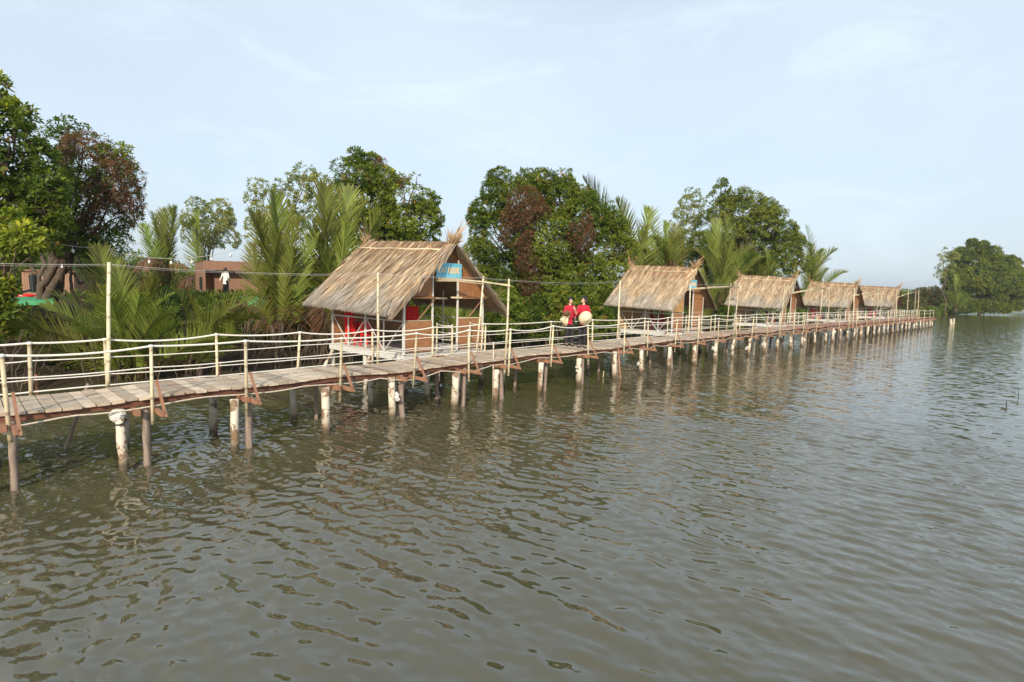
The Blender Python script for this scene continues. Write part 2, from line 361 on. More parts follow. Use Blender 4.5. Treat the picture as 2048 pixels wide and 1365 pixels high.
# piles: measured where each white pile meets the water along the front
front_px = [-20, 248, 468, 652, 787, 908, 990, 1077, 1157, 1227, 1280, 1335, 1385, 1427, 1463, 1495, 1527, 1555, 1581, 1605, 1627, 1650]
front_s = [solve(x, .02, 0) for x in front_px]
while front_s[-1] < SEND-2.2: front_s.append(front_s[-1]+1.55+rnd(-.12, .12))
front_s.append(SEND-.25)
def pile(name, s, off, mat, r, ztop, lean=(0, 0), sides=10):
    p = bp(s, off, 0); mb = MB(); pts = []; rs = []
    for i in range(9):
        k = i/8; z = -.8+(ztop+.8)*k; pts.append((p[0]+lean[0]*(z)+rnd(-.006, .006), p[1]+lean[1]*z+rnd(-.006, .006), z)); rs.append(r*(1.06-.12*k+rnd(-.05, .06)))
    mb.tube(pts, rs, sides); return mb.build(name, mat, bw, True, (p[0], p[1], 0), True)
for i, s in enumerate(front_s):
    if i == 1:
        o = pile('pile', s, .02, 'pile', .062, .80, (-.03, -.02), 12)
        p = bp(s, .02, 0); mb = MB(); mb.ball((p[0]-.055, p[1]-.02, .80), (.105, .09, .10), nu=9, nv=6); mb.ball((p[0]-.01, p[1]-.02, .84), (.085, .08, .06), nu=8, nv=5)
        mb.build('plastic_wrap', 'white', bw, False, (p[0], p[1], .8), True)
        mb = MB(); mb.tube([(p[0]+.075*math.cos(a)-.02, p[1]+.075*math.sin(a)-.015, .71+.03*math.sin(a)) for a in np.linspace(0, 6.3, 14)], .011, 5)
        mb.build('tie', 'dark', bw, False, (p[0], p[1], .71), True)
    else:
        pile('pile', s, .02+rnd(-.05, .05), 'pile', rnd(.066, .088), rnd(.76, .88), (rnd(-.05, .05), rnd(-.03, .03)), 12 if i < 14 else 8)
    if i in (4, 8, 10, 13, 15, 16, 19, 22, 25):
        p = bp(s, .02, 0); z_ = rnd(.3, .62); mb = MB(); sd = random.choice((-1, 1))
        for _ in range(5): mb.ball((p[0]+sd*rnd(.03, .10), p[1]-rnd(.0, .07), z_+rnd(-.07, .07)), (rnd(.03, .06), rnd(.03, .05), rnd(.03, .06)), nu=7, nv=5)
        mb.build('plastic_wrap', 'white', bw, False, (p[0], p[1], z_), True)
    k = rnd(.22, .34)
    if i != 3: pile('timber_pile', s+k, .05+rnd(-.04, .06), 'darkwood', rnd(.045, .062), DZ-.13, (rnd(-.06, .06), rnd(-.04, .04)), 4 if i % 2 else 7)
    sb = s+rnd(-.1, .35)
    pile('rear_pile', sb, WID-.05+rnd(-.05, .1), 'wrap', rnd(.058, .078), rnd(.75, .9), (rnd(-.05, .05), rnd(-.03, .03)), 8)
    if i % 2: pile('rear_timber_pile', sb+rnd(.25, .45), WID-.1+rnd(-.1, .05), 'darkwood', rnd(.04, .055), DZ-.13, (rnd(-.08, .08), rnd(-.04, .04)), 5)
    mb = MB(); mb.bar(bp(s+.15, -.2, DZ-.175+.0), bp(s+.15, WID+.15, DZ-.175), .06, .085); mb.build('crossbeam', 'redwood', bw, world=True, origin=tuple(bp(s+.15, .7, DZ-.175)))
    if i in (9, 13, 17):
        mb = MB(); a = bp(s+.5, .3, -.2); q = bp(s+1.5, .9, DZ-.2); mb.tube([a, (a+q)/2, q], .026, 6); mb.build('diagonal_brace', 'darkwood', bw, world=True, origin=tuple(a))
# slack hose under the front edge
mb = MB(); pts = []
for s in np.linspace(.3, SEND-.6, 420):
    ph = (s*.62) % 1; pts.append(bp(s, -.05+.02*math.sin(s*3), dz(s)-.10-.10*math.sin(PI*ph)*(.6+.4*math.sin(s*.7))))
mb.tube(pts, .013, 5); tag(mb.build('hose', 'cord', None, True), 'thin beige hose sagging along under the boardwalk\'s water-side edge', 'hose')

# ------------------------------------------------------------------ rope railings
fr = empty('rope_railing', V3(bp(0, -.1, DZ)), 0, 'bamboo and white rope railing along the boardwalk\'s open-water side, braced with reddish sticks', 'railing')
br_ = empty('rope_railing', V3(bp(0, WID+.1, DZ)), 0, 'bamboo and white rope railing along the boardwalk\'s hut side, strung with four ropes', 'railing')
front_posts = [-190, 12, 303, 492, 681, 829, 938, 1019, 1104, 1177, 1249, 1296, 1352, 1397, 1437, 1473, 1505, 1535, 1560, 1588, 1608, 1634, 1656, 1679, 1699, 1714, 1734, 1748, 1759, 1777, 1788, 1800, 1808, 1818, 1826, 1838, 1849, 1860, 1867]
back_posts = [-150, 60, 213, 434, 596, 745, 865, 963, 1100, 1185, 1290, 1335, 1376, 1430, 1480, 1512, 1545, 1580, 1606, 1632, 1655, 1676, 1697, 1715, 1731, 1746, 1760, 1775, 1788, 1800, 1812, 1823, 1832]
def railing(root, pxs, off, heights, side, zoff):
    tops = []; sl = [solve(x, off, DZ+.3) for x in pxs]
    if side > 0:
        while sl[-1] < SEND-1.6: sl.append(sl[-1]+1.9)
        sl.append(SEND-.1)
    for i, s in enumerate(sl):
        far = i > 16; p = bp(s, off, 0); lean = np.array([rnd(-.05, .06), rnd(-.03, .03)]); h = .75+rnd(-.02, .03)
        lo = DZ-.42+rnd(-.08, .08) if side < 0 else DZ-.25
        a = (p[0]-lean[0]*.4, p[1]-lean[1]*.4, lo); q = (p[0]+lean[0]*.7, p[1]+lean[1]*.7, DZ+h)
        mb = MB(); r = rnd(.021, .027) if not far else .024
        mb.tube([a, tuple(.5*(u+w) for u, w in zip(a, q)), q], [r*1.05, r, r*.95], 8 if not far else 6)
        mb.build('post', 'bamboo', root, True, (p[0], p[1], DZ), True)
        tops.append((s, lambda z, a=a, q=q: np.array([a[0]+(q[0]-a[0])*(z-a[2])/(q[2]-a[2]), a[1]+(q[1]-a[1])*(z-a[2])/(q[2]-a[2]), z]), DZ+h))
        if side < 0 or i % 2 == 1:
            d = fdir(s); so = off+side*.30
            e = bp(s+.05, so, DZ-.19); mb = MB(); mb.bar(bp(s+.05, .35 if side < 0 else WID-.35, DZ-.175+.002), e, .05, .065); mb.build('outrigger', 'redwood', root, world=True, origin=tuple(e))
            mb = MB(); tp = bp(s+.03, off-side*.0, DZ+.26); mb.bar((tp[0]+d[0]*.03, tp[1]+d[1]*.03, tp[2]), (e[0]+d[0]*.045, e[1]+d[1]*.045, e[2]-.05), .032, .032); mb.build('brace', 'redwood', root, world=True, origin=tuple(tp))
    for j, (h, r, sag) in enumerate(heights):
        mb = MB(); pts = []
        for (s0, f0, t0), (s1, f1, t1) in zip(tops[:-1], tops[1:]):
            z0 = t0-.01 if h is None else DZ+h+rnd(-.012, .012); z1 = t1-.01 if h is None else DZ+h+rnd(-.012, .012)
            a, q = f0(z0), f1(z1); n = 8; sg = sag*rnd(.3, 1.3)*min(1, (s1-s0)/1.6)
            for k in range(n):
                u = k/n; p = a+(q-a)*u; pts.append((p[0], p[1], p[2]-sg*4*u*(1-u)))
        pts.append(tuple(tops[-1][1](z1))); mb.tube(pts, r, 6); mb.build('rope', 'rope', root, True, world=True, origin=tuple(pts[0]))
    # lashings on the post heads
    for s0, f0, t0 in tops[:18]:
        p = f0(t0-.012); mb = MB(); mb.ball((p[0], p[1], p[2]), (.043, .043, .026), nu=8, nv=5); mb.build('rope_knot', 'rope', root, True, tuple(p), True)
railing(fr, front_posts, -.10, [(None, .0165, .06), (.45, .0095, .02)], -1, 0)
railing(br_, back_posts, WID+.10, [(None, .0165, .05), (.47, .0095, .012), (.19, .0095, .012), (.015, .0125, .0)], 1, 0)

# ------------------------------------------------------------------ huts
HW, HL = 2.76, 3.46
def straw_mesh(name, strands, extra=None):
    """strands: list of (p, dir, normal, length, width, colour, droop) -> 2-quad ribbons"""
    P = np.array([q[0] for q in strands]); D = np.array([q[1] for q in strands]); Nn = np.array([q[2] for q in strands])
    Ln = np.array([q[3] for q in strands])[:, None]; W = np.array([q[4] for q in strands])[:, None]; C = np.array([q[5] for q in strands]); G = np.array([q[6] for q in strands])[:, None]
    side = np.cross(D, Nn); side /= np.linalg.norm(side, axis=1)[:, None]+1e-9; g = np.array([0, 0, -1.])
    m1 = P+D*Ln*.55+g*G*.25; m2 = P+D*Ln+g*G
    V = np.stack([P-side*W/2, P+side*W/2, m1+side*W*.5, m1-side*W*.5, m2+side*W*.12, m2-side*W*.12], 1).reshape(-1, 3)
    k = np.arange(len(P))[:, None]*6; Fq = np.concatenate([k+np.array([[0, 1, 2, 3]]), k+np.array([[3, 2, 4, 5]])])
    col = np.concatenate([C, C])
    if extra:
        ev, ef, ec = extra; Fq = np.concatenate([Fq, np.array(ef)+len(V)]); V = np.concatenate([V, np.array(ev)]); col = np.concatenate([col, np.array(ec)])
    return mesh_np(name, V, Fq, col, 'straw')
def hut(B, ang, seed, variant, label, scale=1.0, detail=1.0, warm=1.0, HL=HL):
    rs = random.Random(seed); r_ = np.random.default_rng(seed)
    root = empty('thatched_hut', (B[0], B[1], DZ), ang, label, 'hut', 'thatched stilt huts beside the boardwalk'); root.scale = (scale,)*3
    U = HW; A = HL; um = U/2
    zr = lambda v: 2.93+.045*v; ze = lambda v: 1.16+.03*v
    ue = .56                                   # eave overhang
    zroof = lambda u, v: zr(v)-abs(u-um)*(zr(v)-ze(v))/(um+ue)
    # floor and frame
    mb = MB(); n = 16
    for i in range(n): mb.box((0, A*i/n+.003, -.035), (U, A*(i+1)/n-.003, rs.uniform(-.003, .003)), (1, 1, 1))
    mb.build('floor', 'floor', root)
    for a, q in (((-.05, -.06, -.11), (U+.05, -.06, -.11)), ((-.05, A+.06, -.11), (U+.05, A+.06, -.11)), ((-.06, -.03, -.10), (-.06, A+.03, -.10)), ((U+.06, -.03, -.10), (U+.06, A+.03, -.10))):
        mb = MB(); mb.bar(a, q, .07, .14); mb.build('edge_beam', 'white', root, origin=a)
    for (u, v) in ((0, 0), (0, A/2), (0, A), (U, 0), (U, A/2), (U, A), (um, .3), (um, A-.3)):
        mb = MB(); l = (rs.uniform(-.05, .05), rs.uniform(-.05, .05)); mb.tube([(u+l[0], v+l[1], -1.7), (u, v, -.8), (u, v, -.17)], [.075, .07, .065], 8)
        mb.build('stilt', 'wrap', root, True, (u, v, -1.02))
    for a, q in (((-.05, A-.1, -.2), (-.75, A-.25, -1.25)), ((-.02, 1.5, -.2), (-.45, 1.1, -1.2)), ((U, .5, -.2), (U+.3, 1.6, -1.2))):
        mb = MB(); mb.tube([a, q], [.045, .055], 7); mb.build('diagonal_brace', 'pile', root, True, q)
    for (u, v) in ((0, 0), (0, A/2), (0, A), (U, 0), (U, A/2), (U, A), (.92, 0), (1.8, 0)):
        w = .055 if (u, v) in ((0, 0), (U, 0)) else .04
        mb = MB(); mb.box((u-w/2, v-w/2, -.02), (u+w/2, v+w/2, zroof(u, v)-.02)); mb.build('post', 'white', root, origin=(u, v, 0))
    for u in (-.004, U+.004):                    # rails with V bracing on the two long sides
        mb = MB(); t_ = .028
        mb.bar((u, .03, .83), (u, A-.03, .83), .035, .035)
        for v in (A*.25, A*.75): mb.bar((u, v, 0.01), (u, v, .81), t_, t_)
        for a, q in ((.04, A*.245), (A*.49, A*.257), (A*.51, A*.745), (A-.04, A*.757)): mb.bar((u+.02, a, .80), (u+.02, q, .02), .022, .022)
        mb.build('side_railing', 'white', root, origin=(u, 0, 0))
    # woven walls
    th = .018
    mb = MB(); mb.box((.03, A-.04, .02), (U-.03, A-.02, 1.3)); mb.build('back_wall', 'woven' if variant == 0 else 'woven2', root, origin=(0, A, 0))
    for a, q, h in ((.035, .895, .83), (1.825, U-.035, .87)):
        mb = MB(); mb.box((a, -.012, .03), (q, .01, h)); o = mb.build('half_wall', 'woven', root, origin=(a, 0, 0))
        mb = MB(); mb.bar((a, -.006, h+.012), (q, -.006, h+.012), .035, .022); mb.build('top_rail', 'bamboo', o, origin=(0, 0, 0)); o.children[0].location = (-a, 0, 0)
    v0 = -.015
    zb = 1.47
    def gab(pts, mat='woven'):
        mb = MB(); mb.poly_slab([(u, v0, z) for u, z in pts], (0, th, 0)); mb.build('gable_panel', mat, root, origin=(pts[0][0], v0, pts[0][1]))
    zz = lambda u: zroof(u, 0)-.04
    lo = zb if variant == 0 else 1.5
    u_lo = um-(zr(0)-.04-lo)*(um+ue)/(zr(0)-ze(0))
    gab([(u_lo, lo), (.895, lo), (.895, zz(.895))]); gab([(1.825, lo), (U-u_lo, lo), (1.825, zz(1.825))])
    gab([(.945, 1.94), (1.775, 1.94), (1.775, zz(1.775)), (um, zz(um)), (.945, zz(.945))])
    mb = MB(); zA = lambda u: zroof(u, A)-.05; mb.poly_slab([(-.2, A-.02, 1.3), (U+.2, A-.02, 1.3), (U+.2, A-.02, zA(U+.2)), (um, A-.02, zA(um)), (-.2, A-.02, zA(-.2))], (0, .02, 0)); mb.build('rear_gable', 'woven', root, origin=(um, A, 1.3))
    if variant == 0:
        mb = MB(); mb.tube([(-.1, -.07, zb-.02), (.9, -.08, zb-.045), (1.35, -.075, zb-.05)], .026, 7); mb.build('crossbeam', 'bamboo', root, True, (0, -.07, zb))
        mb = MB(); mb.tube([(1.5, -.07, zb-.02), (2.4, -.09, zb-.03), (3.15, -.07, zb-.0)], .026, 7); mb.build('crossbeam', 'bamboo', root, True, (1.5, -.07, zb))
        for a, q in (((1.86, -.03), (2.74, -.03)), ((.03, -.03), (.88, -.03))):
            mb = MB(); mb.poly_slab([(a[0], -.03, zb+.01), (q[0], -.03, zb+.01), (q[0], -.20, zb-.03), (a[0], -.20, zb-.03)], (0, 0, -.015)); mb.build('awning_flap', 'woven', root, origin=(a[0], -.03, zb))
        for a, q in (((.42, -.03, .86), (.9, -.14, 1.42)), ((2.2, -.03, .9), (2.62, -.14, 1.42))):
            mb = MB(); mb.bar(a, q, .022, .022); mb.build('prop_stick', 'redwood', root, origin=a)
    else:
        mats = ('woven2', 'woven') if variant == 1 else ('woven', 'woven')
        for (a, q), mt in zip(((.04, .89), (1.83, U-.04)), mats):
            mb = MB(); mb.box((a, -.03, .9), (q, -.012, 1.49)); mb.build('shutter', mt, root, origin=(a, -.03, 1.49))
    # thatch
    strands = []; ev = []; ef = []; ec = []
    v_a, v_b = -.34, A+.4; nd = lambda x: int(x*detail)
    for sgn in (-1, 1):
        for i in range(6):                        # base layer, gently sagging
            for j in range(8):
                pass
        nu_, nv_ = 7, 8; grid = []
        for i in range(nu_+1):
            for j in range(nv_+1):
                t_ = i/nu_; v = v_a+.05+(v_b-v_a-.1)*j/nv_; x = um+sgn*(um+ue)*t_; z = zr(v)+(ze(v)-zr(v))*t_-.03*math.sin(PI*t_); grid.append((x, v, z))
        for lay in (0, -.07):
            k0 = len(ev); ev += [(p[0], p[1], p[2]+lay) for p in grid]
            for i in range(nu_):
                for j in range(nv_):
                    q = [k0+i*(nv_+1)+j, k0+i*(nv_+1)+j+1, k0+(i+1)*(nv_+1)+j+1, k0+(i+1)*(nv_+1)+j]; ef.append(q if sgn > 0 else q[::-1]); ec.append((.22, .14, .08))
        ncount = nd(5200 if sgn < 0 else 2600)
        for _ in range(ncount):
            t_ = rs.random()**.85; v = rs.uniform(v_a, v_b); clump = math.sin(v*9+seed)+.7*math.sin(v*23+2*seed)
            x = um+sgn*(um+ue)*t_; z = zr(v)+(ze(v)-zr(v))*t_-.03*math.sin(PI*t_)+rs.uniform(.0, .05)
            d = np.array([sgn*(um+ue), 0, ze(v)-zr(v)]); d /= np.linalg.norm(d); nn = np.array([-d[2]*sgn, 0, abs(d[0])])
            d = d+np.array([0, rs.gauss(.0, .10)-.06*clump*.5, 0])+nn*rs.uniform(-.01, .055); d /= np.linalg.norm(d)
            ln = rs.uniform(.35, .85); ln = min(ln, (1.07-t_)*2.75+.06)
            g = rs.uniform(.6, 1.25)*(1+.12*clump)
            gray = min(1, max(0, (t_-.60+.12*math.sin(v*4+seed))/.22))
            base = np.array([.52, .39, .25])*warm; 
            if t_ < .14: base = np.array([.40, .25, .14])
            if rs.random() < .24: base = np.array([.66, .51, .33])
            if rs.random() < .12: base = np.array([.30, .17, .09])
            base = base*(1-gray)+np.array([.42, .365, .30])*gray
            big = rs.random() < .10
            if big: d = d+nn*rs.uniform(.02, .12)+np.array([0, rs.gauss(0, .12), 0]); d /= np.linalg.norm(d)
            strands.append(((x, v, z), d, nn, ln*(.8 if big else 1), rs.uniform(.045, .075) if big else rs.uniform(.014, .042), tuple(base*g), rs.uniform(0, .05 if big else .02)))
        # eave fringe
        for _ in range(nd(900 if sgn < 0 else 400)):
            v = rs.uniform(v_a-.02, v_b); x = um+sgn*(um+ue)*rs.uniform(.93, 1.0); z = zroof(x, v)+rs.uniform(-.07, .04)
            d = np.array([sgn*.75, rs.gauss(0, .18), -.8]); d /= np.linalg.norm(d); gcol = np.array([.40, .32, .24])*rs.uniform(.5, 1.2)
            strands.append(((x, v, z), d, np.array([sgn*.7, 0, .7]), rs.uniform(.08, .24), rs.uniform(.012, .024), tuple(gcol), rs.uniform(0, .03)))
        # ragged barge at the two gable ends
        for vv, m_ in ((v_a, 1), (v_b, -1)):
            for _ in range(nd(620 if vv < 0 else 260)):
                t_ = rs.random(); x = um+sgn*(um+ue)*t_; v = vv+rs.uniform(-.03, .16)*m_; z = zr(v)+(ze(v)-zr(v))*t_+rs.uniform(-.10, .03)
                d = np.array([sgn*(.8), -.34*m_*rs.uniform(-.2, 1.0), -.75+rs.gauss(0, .12)]); d /= np.linalg.norm(d)
                gcol = (np.array([.42, .34, .26]) if rs.random() < .6 else np.array([.5, .34, .19]))*rs.uniform(.5, 1.15)
                strands.append(((x, v, z), d, np.array([sgn*.3, -.8*m_, .5]), min(rs.uniform(.22, .6), (1.03-t_)*2.7+.10), rs.uniform(.014, .034), tuple(gcol), rs.uniform(.0, .05)))
    roof = obj('thatched_roof', straw_mesh('thatched_roof', strands, (ev, ef, ec)), root)
    mb = MB(); d0 = .16
    mb.tube([(um-(um+ue)*d0, v, zr(v)+(ze(v)-zr(v))*d0+.055+.012*math.sin(v*4)) for v in np.linspace(-.1, A+.3, 9)], .024, 7); mb.build('ridge_pole', 'bamboo', roof, True)
    for vv, nst, m_ in ((-.22, nd(110), 1), (A+.38, nd(30), -1)):
        st = []
        for _ in range(nst):
            a = rs.uniform(0, 2*PI); up = rs.uniform(.5, 2.2); d = np.array([math.cos(a)*.8, math.sin(a)*.8-.35*m_, up]); d /= np.linalg.norm(d)
            st.append(((um+rs.uniform(-.12, .12), vv+rs.uniform(-.12, .12), zr(vv)+rs.uniform(-.12, .05)), d, np.array([d[1], -d[0], .2]), rs.uniform(.2, .42), rs.uniform(.014, .024), tuple(np.array([.46, .30, .16])*rs.uniform(.5, 1.25)), rs.uniform(.0, .12)))
        for _ in range(7):
            d = np.array([rs.uniform(-.2, .7), -.45*m_+rs.uniform(-.2, .2), rs.uniform(.7, 1.1)]); d /= np.linalg.norm(d)
            st.append(((um+rs.uniform(-.06, .06), vv, zr(vv)), d, np.array([d[1], -d[0], .2]), rs.uniform(.5, .85), .022, (.48, .30, .15), .05))
        obj('ridge_tuft', straw_mesh('ridge_tuft', st), roof)
    # sign board, tipped forward, two words in worn orange paint
    tilt = .16; sx0, sx1, sz0, sz1 = .96, 1.84, 1.965, 2.36
    mb = MB(); p = lambda u, z, o_=0: (u, -.10-(sz1-z)*0-(z-sz0)*(-tilt)*-1-o_, z)
    mb.poly_slab([p(sx0, sz0), p(sx1, sz0), p(sx1-.05, sz1), p(sx0-.05, sz1)], (0, .018, 0)); sg = mb.build('sign', 'sign', root)
    mb = MB(); h0, h1 = 2.10, 2.245
    def glyph(x, w, kind):
        q = .021
        def st(a, z0, b2, z1): mb.bar(p(x+a*w, h0+(h1-h0)*z0, .004), p(x+b2*w, h0+(h1-h0)*z1, .004), q, .006, up=(0, 1, 0))
        for seg in kind: st(*seg)
    G1 = [(0, 0, 0, 1), (0, 1, .8, .92), (0, 0, .8, .08)]; G2 = [(0, 0, .4, 1), (.4, 1, .8, 0), (.2, .4, .6, .4)]; G3 = [(0, 1, .4, .45), (.8, 1, .4, .45), (.4, .45, .4, 0)]
    G4 = [(0, 0, 0, 1), (0, 1, .8, 0), (.8, 0, .8, 1)]; G5 = [(0, 0, 0, 1), (.8, 0, .8, 1), (0, 0, .8, 0)]; G6 = [(0, 0, 0, 1), (0, 1, .8, 1), (.8, 1, .8, 0), (0, 0, .8, 0)]
    for k, g_ in enumerate((G1, G2, G3)): glyph(1.02+k*.088, .07, g_)
    for k, g_ in enumerate((G4, G5, G6, G4, G1)): glyph(1.34+k*.088, .07, g_)
    mb.build('lettering', 'letter', sg)
    mb = MB(); mb.tube([(um, -.12, 2.84), (um, -.12, 2.70)], .004, 4); mb.ball((um, -.12, 2.67), (.032, .032, .04)); mb.ball((um, -.12, 2.60), (.042, .042, .045)); mb.build('hanging_lamp', 'lamp', root, True, (um, -.12, 2.7))
    return root
HB = []
d1 = np.array([.674, .739]); d1 /= np.hypot(*d1); ANG1 = math.atan2(d1[1], d1[0])
HB.append(((-2.74, 13.84), ANG1))
for px in (1343, 1559, 1690, 1781):
    s = solve(px, 2.05, DZ); q = bp(s, 2.05, 0); d = fdir(s); HB.append(((q[0], q[1]), math.atan2(d[1], d[0])+{1343: -.02, 1559: .03, 1690: -.03, 1781: .05}[px]))
hl = ['largest and closest thatched stilt hut, with orange woven gable and tall blue sign',
      'thatched stilt hut with a pale yellow shutter left of its doorway, beside the people',
      'middle thatched hut of the five, sign half hidden by its drooping roof edge',
      'thatched hut just beyond the middle hut, a bright red chair under its far eave',
      'farthest and smallest thatched hut, nearest the boardwalk\'s end']
for i, ((B, a), lb) in enumerate(zip(HB, hl)):
    hut(B, a, 11+i*5, 0 if i == 0 else (1 if i == 1 else 2), lb, 1.0 if i < 2 else 1.0, [1.25, 1., .75, .6, .5][i], [1, .95, .9, .92, .85][i], HL if i == 0 else 2.75)
def hloc(i, u, v, z):
    (B, a) = HB[i]; return np.array([B[0]+u*math.cos(a)-v*math.sin(a), B[1]+u*math.sin(a)+v*math.cos(a), DZ+z])

# small entrance bridge in front of each hut, with its own rails
def spur(i, u0, u1):
    (B, a) = HB[i]; 
    lab = ['short white plank landing with roped bamboo posts before the largest hut', 'short plank landing before the hut with the pale yellow shutter', 'short plank landing before the middle hut of the five',
           'short plank landing before the fourth hut along the boardwalk', 'short plank landing before the farthest hut'][i]
    r = empty('landing', (B[0], B[1], DZ), a, lab, 'landing', 'landings between boardwalk and huts')
    mb = MB(); y0 = -.79
    n = 4
    for k in range(n): mb.box((u0, y0+(.72)*k/n, -.05), (u1, y0+.72*(k+1)/n-.008, -.012)); 
    mb.build('deck', 'floor', r)
    mb = MB(); mb.bar((u0, y0+.04, -.09), (u0, -.1, -.09), .05, .07); mb.bar((u1, y0+.04, -.09), (u1, -.1, -.09), .05, .07); mb.build('joist', 'redwood', r)
    for u in (u0+.02, u1-.02):
        pp = []
        for y in (y0+.02, -.16):
            mb = MB(); mb.tube([(u, y, -.35), (u+.01, y, .78)], .022, 7); mb.build('post', 'bamboo2', r, True, (u, y, 0)); pp.append(y)
        for h in (.74, .56, .38, .2):
            mb = MB(); mb.tube([(u, pp[0], h), (u, (pp[0]+pp[1])/2, h-.02), (u, pp[1], h)], .012 if h > .7 else .009, 6); mb.build('rope', 'rope', r, True, (u, pp[0], h))
for i in range(5): spur(i, .92, 2.15)

# bamboo gateways: two tall poles and a crossbar out from the sign
gl = ['tall bamboo gateway reaching from the largest hut\'s sign over the boardwalk', 'bamboo gateway reaching from the hut with the pale yellow shutter over the boardwalk', 'bamboo gateway in front of the middle hut of the five',
      'bamboo gateway in front of the fourth hut along the boardwalk', 'bamboo gateway in front of the farthest hut']
gp = [((952, 702, 967, 553), (1009, 744, 1018, 558), (866, 577)), ((1452, 659, 1462, 566), (1465, 690, 1478, 566), (1376, 575)), ((1638, 641, 1646, 571), (1655, 657, 1659, 574), (1577, 577)),
      ((1752, 627, 1757, 577), (1759, 634, 1764, 583), (1712, 578)), ((1828, 620, 1832, 579), (1834, 626, 1838, 579.5), (1786, 578.5))]
POLETOP = {}
for i, (bk, ft, sg) in enumerate(gp):
    sb = solve(bk[0], WID+.12, DZ); sf = solve(ft[0], -.12, DZ-.3)
    pb = bp(sb, WID+.12, DZ-.1); pf = bp(sf, -.12, DZ-.35); tb = atd(bk[2], bk[3], pb[1]); tf = atd(ft[2], ft[3], pf[1])
    r = empty('bamboo_gateway', V3(pb), 0, gl[i], 'gateway', 'bamboo gateways over the boardwalk')
    for a, q in ((pb, tb), (pf, tf)):
        mb = MB(); mb.tube([a, (a+q)/2+np.array([.015, 0, 0]), q], [.030, .027, .021], 8); mb.build('pole', 'bamboo2', r, True, tuple(a), True)
    sgn = hloc(i, .9, -.12, 1.93); k = .93; c1 = tb*k+pb*(1-k); e = tf*k+pf*(1-k)
    mb = MB(); mb.tube([sgn, (sgn+c1)/2+np.array([0, 0, .02]), c1, (c1+e)/2, e+(e-c1)*.04], [.027, .026, .025, .024, .022], 7); mb.build('crossbar', 'bamboo', r, True, tuple(sgn), True)
    mb = MB(); mb.tube([sgn+np.array([0, -.02, -.05]), (sgn+c1)/2+np.array([0, -.03, -.02]), c1+np.array([0, -.03, -.06])], .017, 6); mb.build('lashed_cane', 'bamboo', r, True, tuple(sgn), True)
    POLETOP[i] = (tb, tf)
# single tall poles that carry the light cable
tall = []
for (bx, by, tx, ty, off, lb) in ((213, 776, 218, 525, WID+.12, 'tall bare bamboo pole in front of the nipa palm clump'), (755, 722, 756, 545, WID+.12, 'tall bamboo pole in front of the largest hut\'s roof'),
                                  (1234, 680, 1240.5, 561, WID+.12, 'tall bamboo pole just right of the two people'), (1377, 668, 1381, 567, WID+.12, 'tall bamboo pole standing before the blue sign of the yellow-shuttered hut'),
                                  (1560, 662, 1570, 570, -.12, 'tall bamboo pole in front of the middle hut\'s doorway'), (1706, 630, 1709, 577, -.12, 'tall bamboo pole in front of the fourth hut\'s doorway'),
                                  (1792, 620, 1794, 579, WID+.12, 'thin bamboo pole beside the farthest hut\'s doorway'), (1814, 620, 1817, 580, WID+.12, 'thin bamboo pole right of the farthest hut, short of the walkway end')):
    s = solve(bx, off, DZ); a = bp(s, off, DZ-.3); q = atd(tx, ty, a[1])
    mb = MB(); mb.tube([a, a*.6+q*.4+np.array([.012, 0, 0]), a*.3+q*.7, q], [.031, .029, .027, .024], 8)
    tag(mb.build('bamboo_pole', 'bamboo2', None, True, tuple(a)), lb, 'pole', 'tall bamboo poles along the boardwalk'); tall.append(q)
# ------------------------------------------------------------------ light strings
def cable(mb, a, q, sag, r=.006, n=14):
    pts = [a+(q-a)*k/n-np.array([0, 0, sag*4*(k/n)*(1-k/n)]) for k in range(n+1)]; mb.tube(pts, r, 4); return pts
def bulbs(root, pts, step, drop, size, mat='bulb'):
    acc = 0
    for a, q in zip(pts[:-1], pts[1:]):
        acc += np.linalg.norm(q-a)
        if acc > step:
            acc = 0; mb = MB(); mb.tube([q, q-np.array([0, 0, drop])], .006, 4); mb.ball(q-np.array([0, 0, drop+size]), (size*.8, size*.8, size*1.15), nu=8, nv=6)
            mb.build('bulb', mat, root, True, tuple(q), True)
z0 = at(0, 0, 0)
st0 = atd(-160, 518, 7.2)
ls = empty('string_lights', V3(st0), 0, 'pale cable with tiny bulbs strung from pole to pole along the boardwalk', 'string lights')
chain = [st0, tall[0], atd(470, 541, 10.3), tall[1], POLETOP[0][0], POLETOP[0][1], tall[2], tall[3], POLETOP[1][0], POLETOP[1][1], tall[4], POLETOP[2][0], POLETOP[2][1], tall[5], POLETOP[3][1], tall[6], tall[7], POLETOP[4][1]]
mb = MB(); allp = []
for a, q in zip(chain[:-1], chain[1:]):
    a = a-np.array([0, 0, .03]); q = q-np.array([0, 0, .03]); pp = cable(mb, a, q, .015*np.linalg.norm(q-a)*.6, .0030); allp += pp if np.linalg.norm(a) < 11 else []
    cable(mb, a+np.array([0, 0, -.02]), q+np.array([0, 0, -.02]), .02*np.linalg.norm(q-a)*.6, .0016)
mb.build('cable', 'wire', ls, True, tuple(st0), True); bulbs(ls, allp, .62, .02, .016)
a, q, c = atd(40, 466, 16), atd(190, 496, 17), atd(470, 500, 20)
l2 = empty('string_lights', V3(a), 0, 'festoon cable with hanging white bulbs drooping before the vine-covered trees', 'string lights')
mb = MB(); pp = cable(mb, a, q, .1, .008, 16)+cable(mb, q, c, .32, .008, 26); mb.build('cable', 'wire', l2, True, tuple(a), True); bulbs(l2, pp, .55, .09, .055)
